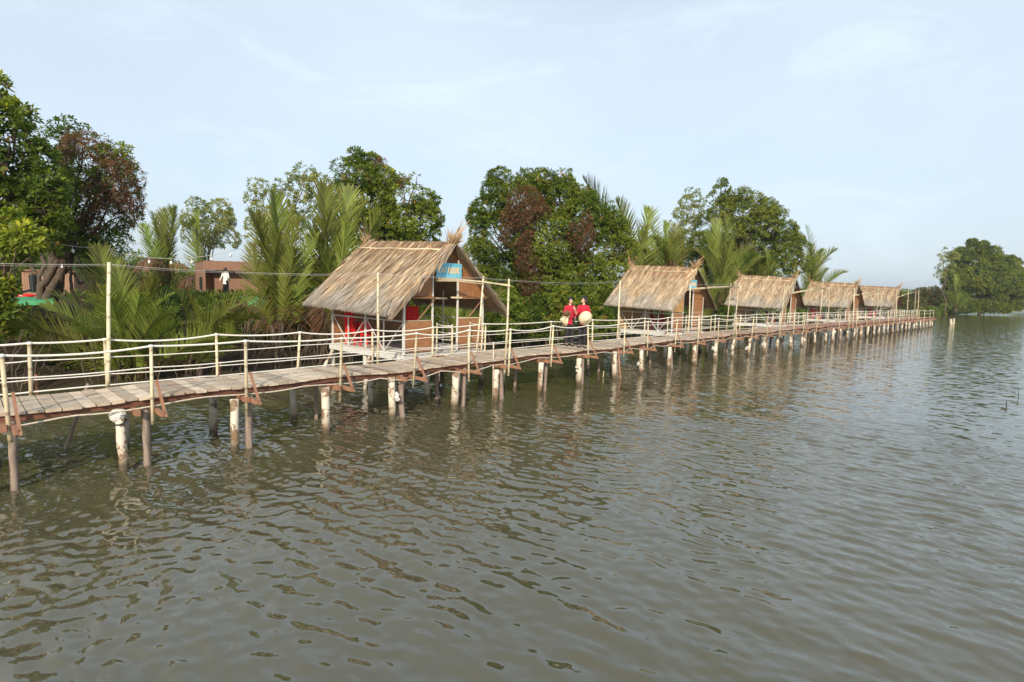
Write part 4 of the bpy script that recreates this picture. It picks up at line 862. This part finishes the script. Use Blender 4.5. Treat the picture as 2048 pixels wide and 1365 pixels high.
# ------------------------------------------------------------------ undergrowth along the bank and the far woods
def scatter_bushes(name, rows, seed, label):
    r = np.random.default_rng(seed); VV = []; FF = []; CC = []; k = 0
    for (s0, s1, o0, o1, n, rad, leaf, dens, pal, h) in rows:
        for _ in range(n):
            s = r.uniform(s0, s1); of = r.uniform(o0, o1); q = sh(s, of); g = max(0, gz(*q)); rd = rad*r.uniform(.6, 1.3); c = np.array([q[0], q[1], g+rd*h*r.uniform(.3, 1)])
            m_ = int(4*PI*rd*rd*dens); d = r.normal(0, 1, (m_, 3)); d /= np.linalg.norm(d, axis=1)[:, None]; P = c+d*rd*np.sqrt(r.uniform(.4, 1, (m_, 1)))*np.array([1, 1, .9]); P = P[P[:, 2] > g-.05]; d = d[:len(P)]
            if not len(P): continue
            mix = np.clip(.5+.8*snoise(P, 1.1/rad, seed)+r.normal(0, .25, len(P)), 0, 1)[:, None]; p_ = PAL[pal]; col = np.array(p_[0])*(1-mix)+np.array(p_[1])*mix
            V, Fq, C = rosettes(P, (P-c)/rd, r, 5, leaf, col, (r.random(len(P)) < .15).astype(float)); VV.append(V); FF.append(Fq+k); CC.append(C); k += len(V)
    return mesh_np(name, np.concatenate(VV), np.concatenate(FF), np.concatenate(CC), 'leaf')
tag(obj('undergrowth', scatter_bushes('undergrowth', [(-14, 7, 2.0, 4.2, 22, .5, .16, 26, 'dark', .6), (0, 7, 2.6, 9, 50, .45, .17, 24, 'dark', .4), (-16, -8.5, 3, 9, 40, .6, .17, 24, 'dark', .6), (-9, 0, 1.5, 3.2, 26, .35, .15, 26, 'dark', .3), (7, 12, 1, 4, 20, .8, .17, 20, 'dark', .8), (10, 18, 4, 14, 46, 1.3, .2, 13, 'dark', 1.2), (15, 34, 1.5, 7, 50, 1.0, .2, 14, 'dark', .9),
     (34, 70, 1.5, 9, 60, 1.2, .26, 9, 'mid', .9), (16, 60, 8, 22, 60, 1.9, .3, 6, 'dark', 1.3), (-30, 1, 22, 40, 80, 1.6, .3, 7, 'dark', .8), (-1, 8, 8, 16, 40, .35, .17, 22, 'dark', .3), (2, 8, 3.0, 7, 30, .5, .16, 26, 'dark', .5)], 81, '')), 'dense dark undergrowth filling the bank between the palms and trees', 'undergrowth', kind='stuff')
tag(obj('treeline', scatter_bushes('treeline', [(70, 130, 2, 26, 70, 1.3, .45, 3.2, 'mid', .5), (70, 130, .5, 6, 40, 1.5, .45, 3, 'brown', .6), (130, 480, 3, 70, 260, 2.9, .9, .8, 'mid', .6), (150, 900, 60, 220, 150, 5, 1.8, .2, 'mid', .8), (480, 1300, 3, 90, 160, 6, 2.2, .16, 'mid', .7), (-70, 45, 44, 110, 160, 2.6, .6, 2.0, 'mid', .9), (-25, 20, 34, 48, 60, 1.3, .3, 6, 'brown', 1.0), (112, 175, -.9, 3.5, 90, 1.1, .45, 5, 'mid', .5), (175, 420, -.8, 4, 120, 1.5, .6, 2.5, 'mid', .5)], 82, '')), 'low wooded bank receding into the distance beyond the boardwalk', 'woods', kind='stuff')
# aerial roots and twigs at the water's edge
mb = MB(); rs = random.Random(5)
for _ in range(720):
    s = rs.uniform(-9, 70) if _ < 420 else rs.uniform(-9, 9); q = sh(s, rs.uniform(-.6, 2.6)); z = max(-.05, gz(*q)); hgt = rs.uniform(.3, 1.5); dx = rs.uniform(-.7, .7)
    mb.tube([(q[0], q[1], z-.3), (q[0]+dx*.6, q[1]+rs.uniform(-.2, .3), z+hgt*.6), (q[0]+dx, q[1]+rs.uniform(0, .6), z+hgt)], [.022, .016, .008], 4)
tag(mb.build('aerial_roots', 'bark', None, True), 'tangle of thin brown roots and twigs along the water\'s edge', 'roots', kind='stuff')

# ------------------------------------------------------------------ cabins and yard on the bank
YC = 33.0
pc = atd(409, 600, YC); zc = gz(pc[0], pc[1]); aC = math.radians(6)
cb = empty('cabin', (pc[0], pc[1], 1.75), aC, 'brown flat-roofed cabin with a recessed porch, beyond the palms', 'cabin')
Wc, Dc, Hc = 4.2, 3.0, 2.22
mb = MB(); mb.box((0, .9, 0), (Wc, .98, Hc-.55)); mb.build('porch_wall', 'cabin', cb)
mb = MB(); mb.box((0, 0, 0), (.08, .9, Hc-.55)); mb.build('side_screen', 'cabin', cb)
mb = MB(); mb.box((-.01, -.02, Hc-.55), (Wc, .06, Hc)); mb.build('fascia', 'cabin', cb)
mb = MB(); mb.add([(0, .0, Hc-.56), (-1.9, 3.2, Hc-.56), (-1.9, 3.2, 0), (0, 0, 0), (0, 0, Hc), (-1.9, 3.2, Hc)], [(0, 1, 2, 3), (0, 4, 5, 1)]); mb.build('side_wall', 'cabin2', cb)
mb = MB(); mb.poly_slab([(0, 0, Hc-.02), (Wc, 0, Hc-.02), (Wc, 3.2, Hc-.02), (-1.9, 3.2, Hc-.02)], (0, 0, -.06)); mb.build('roof', 'cabin', cb)
mb = MB(); a = Vector((-.55, .90, 0)); mb.poly_slab([(-.42, .62, .5), (-.42, .62, 1.25), (-.75, 1.17, 1.25), (-.75, 1.17, .5)], (-.02, -.012, 0)); mb.build('window', 'dark', cb)
mb = MB(); mb.box((-.3, -.6, -.9), (Wc, 3.2, -.0)); mb.build('foundation', 'ground', cb)
p2 = atd(60, 560, 27); c2 = empty('cabin', (p2[0], p2[1], 1.55), .1, 'tan clad cabin corner half hidden behind tree trunks at far left', 'cabin')
mb = MB(); mb.box((-.38, 0, 0), (2.0, 2.2, 1.45)); mb.build('wall', 'cabin2', c2); mb = MB(); mb.box((-.45, -.1, 1.455), (2.1, 2.3, 1.53)); mb.build('roof', 'cabin', c2)
# trunks by the tan cabin
p = atd(92, 600, 24); tr = empty('bare_trunk', (p[0], p[1], 1.4), 0, 'thick dark multi-stem trunk in front of the tan cabin', 'tree trunk')
mb = MB()
for k, (dx, dy) in enumerate(((-.15, 0), (.1, .1), (.32, -.05), (-.32, .1))): limb(mb, (dx, dy, -.4), (dx*1.6, dy, 3.2), .1, .07, rs, 6, 8)
mb.build('stem', 'bark', tr, True)
def thing_mb(name, mb, mat, label, cat, origin, smooth=False): return tag(mb.build(name, mat, None, smooth, origin), label, cat)
p = atd(67, 583, 23); r = empty('planter', (p[0], p[1], p[2]), 0, 'tall dark planter with dry spidery leaves beside the tan cabin', 'planter')
mb = MB(); mb.tube([(0, 0, -.05), (0, 0, .68)], [.11, .14], 10); mb.build('pot', 'dark', r)
mb = MB()
for k in range(10): a = k*.63; mb.tube([(0, 0, .68), (.18*math.cos(a), .18*math.sin(a), .80), (.34*math.cos(a), .34*math.sin(a), .70)], [.012, .010, .004], 4)
mb.build('dry_leaves', 'dry', r)
p = atd(42, 594, 21); mb = MB(); mb.tube([(p[0]-.5, p[1], p[2]-.02), (p[0]-.35, p[1], p[2]), (p[0], p[1]+.1, p[2]+.02), (p[0]+.4, p[1]+.2, p[2]+.06)], [.03, .13, .12, .02], 9); thing_mb('kayak', mb, 'red', 'small red boat hull lying on green netting at far left', 'boat', tuple(p), True)
a = atd(20, 591, 22); q = atd(64, 580, 22.5); mb = MB(); mb.bar(a, q, .06, .09); thing_mb('plank', mb, 'dark', 'dark slanting plank behind the small red boat', 'plank', tuple(a))
def net(x0, x1, ytop, ybot, Y, label):
    mb = MB(); n = 10; vs = []
    for i in range(n+1):
        x = x0+(x1-x0)*i/n; a = atd(x, ytop+.8*math.sin(i*1.9), Y+.5); m_ = atd(x, (ytop+ybot)/2-2, Y+.02*math.sin(i*2)); c = atd(x, ybot+1.2*math.sin(i*1.3), Y-.05); vs += [a, m_, c]
    fs = [(i*3+j, (i+1)*3+j, (i+1)*3+j+1, i*3+j+1) for i in range(n) for j in range(2)]; mb.add(vs, fs); o = mb.build('netting', 'green', None, False, tuple(vs[0])); md = o.modifiers.new('s', 'SOLIDIFY'); md.thickness = .03; tag(o, label, 'netting', 'green nets along the bank')
net(-40, 108, 596, 614, 18.5, 'green netting draped over the bank below the tan cabin'); net(470, 545, 594, 613, 22, 'green netting on the bank between the cabin and the largest hut')
a = atd(8, 640, 15.8); q = atd(10, 503, 15.8); mb = MB(); mb.bar(a, q, .16, .16); thing_mb('wooden_post', mb, 'redwood', 'thick brown wooden post at the far left under the mangrove leaves', 'post', tuple(a))
# ------------------------------------------------------------------ loose stakes
def stake(x0, y0, x1, y1, z0, r, mat, label, Y=None):
    a = at(x0, y0, z0); q = atd(x1, y1, a[1] if Y is None else Y); d = q-a; mb = MB(); mb.tube([a-d*.35, a, q], [r*1.1, r, r*.8], 7); return thing_mb('stake', mb, mat, label, 'stake', tuple(a), True)
stake(132, 898, 176, 768, 0, .03, 'darkwood', 'leaning brown stick behind the boardwalk at far left', None)
stake(986, 800, 987, 684, 0, .02, 'cord', 'thin upright grey stake rising from the water to rail height', None)
stake(1206, 755, 1208, 742, 0, .012, 'bamboo2', 'tiny pale twig standing in the water below the two people', None)
stake(1241, 757, 1236, 694, 0, .028, 'redwood', 'orange-brown pointed stake beside a white pile, right of the two people', None)
stake(2013, 815, 2013, 803, 0, .012, 'dark', 'short dark stake alone in open water at the right edge', None)
stake(2037, 795, 2037, 777, 0, .008, 'dark', 'thin dark twig farther out in open water at the right edge', None)
stake(1902, 650, 1901.5, 638, 0, .16, 'bamboo2', 'pale stump standing in the water past the boardwalk\'s end', None)
stake(1907, 649, 1908, 637, 0, .13, 'bamboo2', 'slimmer pale stump beside the thick stump past the boardwalk\'s end', None)

# ------------------------------------------------------------------ people
def remesh(mb, name, mat, voxel, colfn=None):
    me = mb.mesh(name+'_raw'); o = bpy.data.objects.new(name+'_raw', me); COL.objects.link(o)
    md = o.modifiers.new('r', 'REMESH'); md.mode = 'VOXEL'; md.voxel_size = voxel; md.use_smooth_shade = True
    sm = o.modifiers.new('s', 'SMOOTH'); sm.factor = .5; sm.iterations = 3
    dg = bpy.context.evaluated_depsgraph_get(); dg.update(); me2 = bpy.data.meshes.new_from_object(o.evaluated_get(dg)); me2.name = name
    bpy.data.objects.remove(o); me2.materials.clear(); me2.materials.append(MT[mat])
    for at_ in [a for a in me2.attributes if a.name == 'col']: me2.attributes.remove(at_)
    if colfn:
        n = len(me2.polygons); c = np.zeros(n*3, np.float32); me2.polygons.foreach_get('center', c); c = c.reshape(-1, 3)
        a = me2.attributes.new('col', 'FLOAT_COLOR', 'FACE'); k = np.ones((n, 4), np.float32); k[:, :3] = colfn(c); a.data.foreach_set('color', k.ravel())
    me2.polygons.foreach_set('use_smooth', [True]*len(me2.polygons)); return me2
def lerp(a, b_, k): return tuple(u+(w-u)*k for u, w in zip(a, b_))
def capsule(mb, a, b_, r0, r1, n=10):
    mb.tube([a, lerp(a, b_, .5), b_], [r0, (r0+r1)/2, r1], n); mb.ball(a, r0, nu=n, nv=6); mb.ball(b_, r1, nu=n, nv=6)
def hand(mb, w, e, curl):
    """palm plus five unequal fingers from wrist w, away from elbow e; curl: direction the fingers close towards"""
    d = (Vector(w)-Vector(e)).normalized(); c = Vector(curl); c = (c-d*c.dot(d)).normalized(); s_ = d.cross(c); w = Vector(w)
    p = w+d*.045; mb.tube([w, w+d*.03, w+d*.075], [.024, .032, .03], 8); mb.ball(p, (.03, .03, .03))
    for k, (o_, ln) in enumerate(((-.026, .058), (-.009, .068), (.009, .064), (.026, .050))):
        a = w+d*.07+s_*o_; b_ = a+d*ln*.5+c*ln*.12; q = b_+d*ln*.22+c*ln*.38; mb.tube([a, b_, q], [.0095, .009, .0075], 6); mb.ball(q, .0078, nu=6, nv=4)
    a = w+d*.025-s_*.026; b_ = a+d*.03-s_*.022+c*.012; q = b_+d*.025+c*.014; mb.tube([a, b_, q], [.012, .0105, .008], 6)
def person(loc, rz, label, sc, j, shirt, long_hair, shoes, head_turn):
    root = empty('person', loc, rz, label, 'person'); root.scale = (sc*.92, sc*.95, sc*.985)
    HT = Matrix.Rotation(head_turn, 3, 'Z'); hc = Vector((0, -.012, 1.485))
    h = lambda x, y, z: tuple(hc+HT @ Vector((x, y, z)))
    mb = MB()
    # head: cranium, jaw, nose, ears, neck
    mb.ball(h(0, .01, .025), (.073, .088, .088), nu=14, nv=10); mb.ball(h(0, -.028, -.04), (.055, .06, .065), nu=12, nv=8); mb.ball(h(0, -.045, -.082), (.03, .032, .025)); mb.ball(h(0, -.088, -.018), (.012, .017, .02), nu=8, nv=6)
    for sx in (-1, 1): mb.ball(h(sx*.074, .01, -.01), (.010, .018, .028), nu=8, nv=6); mb.ball(h(sx*.03, -.062, -.03), (.024, .02, .022), nu=8, nv=6)
    mb.ball(h(0, -.078, -.058), (.02, .013, .009), nu=8, nv=6)
    capsule(mb, (0, .01, 1.40), (0, .015, 1.30), .045, .052)
    # trunk and limbs
    mb.ball((0, .0, 1.20), (.12, .08, .12), nu=14, nv=9); mb.ball((0, 0, 1.04), (.125, .088, .13), nu=14, nv=9); mb.ball((0, .005, .88), (.15, .105, .12), nu=14, nv=9)
    for sd in ('l', 'r'):
        sh_, el, wr = j['sh'+sd], j['el'+sd], j['wr'+sd]; capsule(mb, (0, .01, 1.26), sh_, .040, .036); capsule(mb, sh_, el, .038, .034); capsule(mb, el, wr, .036, .024); hand(mb, wr, el, j.get('cu'+sd, (0, -1, 0)))
        hp, kn, an, to = j['hp'+sd], j['kn'+sd], j['an'+sd], j['to'+sd]; capsule(mb, hp, kn, .08, .054); capsule(mb, kn, an, .052, .034); capsule(mb, an, to, .036, .026)
    HTi = HT.transposed()
    def cf(c):
        out = np.tile([[.62, .40, .28]], (len(c), 1)); q = (c-np.array(hc)) @ np.array(HT)
        for sx in (-1, 1): out[(np.abs(q[:, 0]-sx*.028) < .014) & (np.abs(q[:, 2]-.004) < .007) & (q[:, 1] < -.05)] = (.03, .02, .015); out[(np.abs(q[:, 0]-sx*.028) < .017) & (np.abs(q[:, 2]-.024) < .004) & (q[:, 1] < -.05)] = (.05, .03, .025)
        out[(np.abs(q[:, 0]) < .02) & (np.abs(q[:, 2]+.058) < .007) & (q[:, 1] < -.06)] = (.45, .12, .10); return out
    obj('body', remesh(mb, 'body', 'skin', .0075, cf), root)
    # hair
    mb = MB(); mb.ball(h(0, .022, .042), (.083, .094, .086), nu=14, nv=9); mb.ball(h(0, .055, -.01), (.075, .06, .09), nu=12, nv=8); mb.ball(h(0, -.058, .062), (.06, .035, .03), nu=10, nv=6)
    for sx in (-1, 1): capsule(mb, h(sx*.066, -.03, .05), h(sx*.072, .0, -.02), .018, .014)
    if long_hair:
        a = h(long_hair*.05, .08, -.05); capsule(mb, h(0, .085, .02), a, .04, .035); capsule(mb, a, (long_hair*.10, .06, 1.22), .035, .028); capsule(mb, (long_hair*.10, .06, 1.22), (long_hair*.10, .04, 1.05), .028, .012)
    obj('hair', remesh(mb, 'hair', 'hair', .009), root)
    # loose tunic with sleeves
    mb = MB(); mb.tube([(0, .005, .70), (0, .005, .80), (0, 0, .95), (0, 0, 1.10), (0, .005, 1.22), (0, .01, 1.30), (0, .012, 1.325)], [.168, .158, .138, .140, .142, .112, .068], 16)
    for v_ in range(len(mb.v)): x, y, z = mb.v[v_]; mb.v[v_] = (x, .005+(y-.005)*.74, z)
    for sd in ('l', 'r'):
        sh_, el, wr = j['sh'+sd], j['el'+sd], j['wr'+sd]; capsule(mb, (sh_[0]*.5, .01, 1.27), sh_, .060, .060); capsule(mb, sh_, el, .058, .048); e2 = lerp(el, wr, j.get('slv', .35)); mb.tube([el, e2], [.048, .048], 10)
    obj('tunic', remesh(mb, 'tunic', shirt, .011), root)
    mb = MB(); mb.tube([(0, .005, .72), (0, .005, .86), (0, 0, .95)], [.135, .125, .10], 14)
    for v_ in range(len(mb.v)): x, y, z = mb.v[v_]; mb.v[v_] = (x, y*.76, z)
    for sd in ('l', 'r'):
        hp, kn, an = j['hp'+sd], j['kn'+sd], j['an'+sd]; capsule(mb, hp, kn, .098, .085); mb.tube([kn, lerp(kn, an, .6), lerp(kn, an, .93)], [.085, .088, .092], 12)
    obj('trousers', remesh(mb, 'trousers', 'black', .011), root)
    for sd in ('l', 'r'):
        an, to = j['an'+sd], j['to'+sd]; mb = MB(); capsule(mb, (an[0], an[1]+.02, .03), (to[0], to[1], .024), .04, .034); mb.ball((an[0], an[1], .055), .045)
        for v_ in range(len(mb.v)): x, y, z = mb.v[v_]; mb.v[v_] = (x, y, max(z, .002))
        obj('shoe', remesh(mb, 'shoe', shoes, .010), root)
    return root
def leg(sx, kx=0., ky=-.02, ax=0., ay=.02): return dict(hp=(sx*.085, 0, .84), kn=(sx*(.09+kx), ky, .46), an=(sx*(.09+ax), ay, .07), to=(sx*(.10+ax), ay-.15, .028))
def pose(arms, l=(0, -.02, 0, .02), r=(0, -.02, 0, .02), **kw):
    d = dict(arms); d.update(kw)
    for sd, sx, q in (('l', -1, l), ('r', 1, r)):
        for k, v in leg(sx, *q).items(): d[k+sd] = v
    return d
pA = at(1137.5, 692, DZ); zA = DZ+.005
poseA = pose({'shl': (-.142, .01, 1.265), 'ell': (-.24, -.04, 1.03), 'wrl': (-.15, -.21, .985), 'cul': (.3, -.3, .4), 'shr': (.142, .01, 1.265), 'elr': (.225, .02, 1.03), 'wrr': (.15, -.16, .90), 'cur': (-.4, -.5, 0), 'slv': .7}, (0, -.02, 0, .02), (.0, -.06, .0, -.05))
person((pA[0], pA[1], zA), .18, 'person with dark fringe in red tunic, holding a dried bouquet and a hat', .965, poseA, 'shirt', 0, 'black', .45)
pB = at(1164, 696, DZ)
poseB = pose({'shl': (-.142, .01, 1.265), 'ell': (-.20, -.12, 1.04), 'wrl': (-.235, -.28, 1.17), 'cul': (.0, 0, 1), 'shr': (.142, .01, 1.265), 'elr': (.23, -.02, 1.03), 'wrr': (.20, -.20, .90), 'cur': (-.5, -.2, .4), 'slv': .12}, (0, -.02, 0, .02), (0, -.03, .01, .0))
person((pB[0], pB[1], DZ+.005), -.30, 'long-haired person in red tunic, one arm raised, round hat in front', .99, poseB, 'shirt', 1, 'black', -.75)
def hat(c, axis, R, H, label):
    ax = Vector(axis).normalized(); x = ax.orthogonal().normalized(); y = ax.cross(x); mb = MB(); n = 28; c = Vector(c); vs = []
    for k, (rr, hh) in enumerate(((1, 0), (.75, .27), (.5, .52), (.25, .77), (.03, 1.0))): vs += [c+(x*math.cos(2*PI*i/n)+y*math.sin(2*PI*i/n))*R*rr+ax*H*hh for i in range(n)]
    fs = [(k*n+i, k*n+(i+1) % n, (k+1)*n+(i+1) % n, (k+1)*n+i) for k in range(4) for i in range(n)]+[tuple(range(4*n, 5*n))]
    mb.add(vs, fs); o = mb.build('conical_hat', 'hat', None, True, tuple(c)); md = o.modifiers.new('s', 'SOLIDIFY'); md.thickness = .006
    tag(o, label, 'hat', 'conical hats'); b2 = MB(); b2.tube([c+(x*math.cos(a)+y*math.sin(a))*R for a in np.linspace(0, 2*PI, 30)], .006, 5); b2.build('rim', 'bamboo', o, True, (0, 0, 0)); o.children[0].data.transform(Matrix.Translation(-c)); return o
cA = atd(1131, 640, pA[1]-.12); hat(cA, (-1, -.35, .02), .205, .19, 'pale conical hat held edge-on at the left person\'s side')
cB = atd(1171, 636.5, pB[1]-.42); hat(cB, (.22, -1, -.26), .205, .17, 'pale conical hat held with its point outward before the right person')
# dried bouquet
cb_ = atd(1133.5, 631, pA[1]-.23); mb = MB(); rs = random.Random(9)
for _ in range(70):
    d = Vector((rs.gauss(0, 1), rs.gauss(0, 1), rs.gauss(.25, 1))).normalized(); a = V3(cb_)+d*.03; s_ = Vector((rs.gauss(0, 1), rs.gauss(0, 1), rs.gauss(0, 1))).normalized()
    L0 = rs.uniform(.07, .13); mb.tube([a, a+d*L0*.6+s_*.012, a+d*L0+s_*.04, a+d*L0*.8+s_*.065], [.010, .013, .012, .005], 4)
mb.tube([V3(cb_), V3(cb_)+Vector((.03, .02, -.17))], .012, 5)
thing_mb('dried_bouquet', mb, 'dry', 'bunch of curled dry brown leaves held by the left person', 'bouquet', tuple(cb_), True)
pC = atd(452, 595, 29.5)
poseC = pose({'shl': (-.175, .01, 1.285), 'ell': (-.25, .03, 1.06), 'wrl': (-.18, -.12, .95), 'shr': (.175, .01, 1.285), 'elr': (.27, .02, 1.07), 'wrr': (.42, .0, .90), 'slv': .95}, (0, -.02, 0, .02), (.02, -.02, .03, .02))
person((pC[0], pC[1], pC[2]+.01), PI-.3, 'person in white shirt and dark trousers seen from behind, walking by the brown cabin', .99, poseC, 'wshirt', .6, 'white', 0)
tag(empty('path', (0, 0, 0)), kind='structure') if False else None
q = atd(455, 597, 29.5); mb = MB(); mb.box((q[0]-4, q[1]-1.2, q[2]-1.2), (q[0]+4.5, q[1]+3, q[2]-.012)); tag(mb.build('path', 'ground', None, False, (q[0], q[1], q[2])), kind='structure')

# ------------------------------------------------------------------ humid air
m = bpy.data.materials.new('humid_air'); m.use_nodes = True; t = m.node_tree; t.nodes.clear(); o = t.nodes.new('ShaderNodeOutputMaterial'); pv = t.nodes.new('ShaderNodeVolumePrincipled')
pv.inputs['Color'].default_value = (.86, .92, 1, 1); pv.inputs['Density'].default_value = .0004; pv.inputs['Anisotropy'].default_value = .3; L(t, pv.outputs[0], o.inputs['Volume']); MT['haze'] = m
mb = MB(); mb.box((-1900, -120, -2.0), (1900, 1950, 34)); tag(mb.build('haze', 'haze'), kind='stuff')
# ------------------------------------------------------------------ light, sky, render settings
AZ, EL = math.radians(3), math.radians(27)         # sun behind the camera, a little to the left
sund = np.array([-math.sin(AZ)*math.cos(EL), -math.cos(AZ)*math.cos(EL), math.sin(EL)])
sl = bpy.data.lights.new('sun', 'SUN'); sl.energy = 3.3; sl.angle = math.radians(.6); sl.color = (1, .87, .68)
so = bpy.data.objects.new('sun', sl); link(so); so.rotation_euler = Vector(sund).to_track_quat('Z', 'Y').to_euler(); so.location = (0, -10, 30)
w = bpy.data.worlds.new('World'); SC.world = w; w.use_nodes = True; t = w.node_tree; t.nodes.clear()
out = t.nodes.new('ShaderNodeOutputWorld'); bg = t.nodes.new('ShaderNodeBackground'); L(t, bg.outputs[0], out.inputs[0])
sky = t.nodes.new('ShaderNodeTexSky'); sky.sky_type = 'NISHITA'; sky.sun_disc = False; sky.sun_elevation = EL
sky.sun_rotation = math.atan2(sund[0], sund[1]); sky.dust_density = 2.2; sky.air_density = 1.0; sky.ozone_density = 1.5
tc = N(t, 'TexCoord'); mp = N(t, 'Mapping'); mp.inputs['Rotation'].default_value = (0, .35, .5); mp.inputs['Scale'].default_value = (1.2, 3.2, 5); L(t, tc.outputs['Generated'], mp.inputs[0])
n1 = noise(t, mp.outputs[0], 2.2, 9, .62, .8); mp2 = N(t, 'Mapping'); mp2.inputs['Scale'].default_value = (1, 1.3, 2.2); L(t, tc.outputs['Generated'], mp2.inputs[0]); n2 = noise(t, mp2.outputs[0], 1.3, 4, .5)
wis = ramp(t, n1, [(.52, (0, 0, 0)), (.82, (1, 1, 1))]); veil = ramp(t, n2, [(.3, (.58, .58, .58)), (.7, (.80, .80, .80))])
fac = N(t, 'Math', operation='MULTIPLY_ADD', use_clamp=True); fac.inputs[1].default_value = .22; L(t, wis, fac.inputs[0]); L(t, veil, fac.inputs[2])
spz = N(t, 'SeparateXYZ'); L(t, tc.outputs['Generated'], spz.inputs[0]); zr_ = N(t, 'MapRange'); zr_.inputs[1].default_value = .42; zr_.inputs[2].default_value = .95; zr_.inputs[3].default_value = 1; zr_.inputs[4].default_value = .6; L(t, spz.outputs[2], zr_.inputs[0])
fz = N(t, 'Math', operation='MULTIPLY'); L(t, fac.outputs[0], fz.inputs[0]); L(t, zr_.outputs[0], fz.inputs[1])
L(t, mixc(t, fz.outputs[0], sky.outputs[0], (6.45, 7.5, 8.35)), bg.inputs[0]); bg.inputs[1].default_value = .10
SC.view_settings.view_transform = 'Standard'; SC.view_settings.look = 'None'; SC.view_settings.exposure = .45; SC.view_settings.gamma = 1
SC.render.engine = 'CYCLES'; SC.cycles.use_denoising = True; SC.cycles.max_bounces = 6; SC.cycles.diffuse_bounces = 3; SC.cycles.glossy_bounces = 3; SC.cycles.transmission_bounces = 3; SC.cycles.sample_clamp_indirect = 6
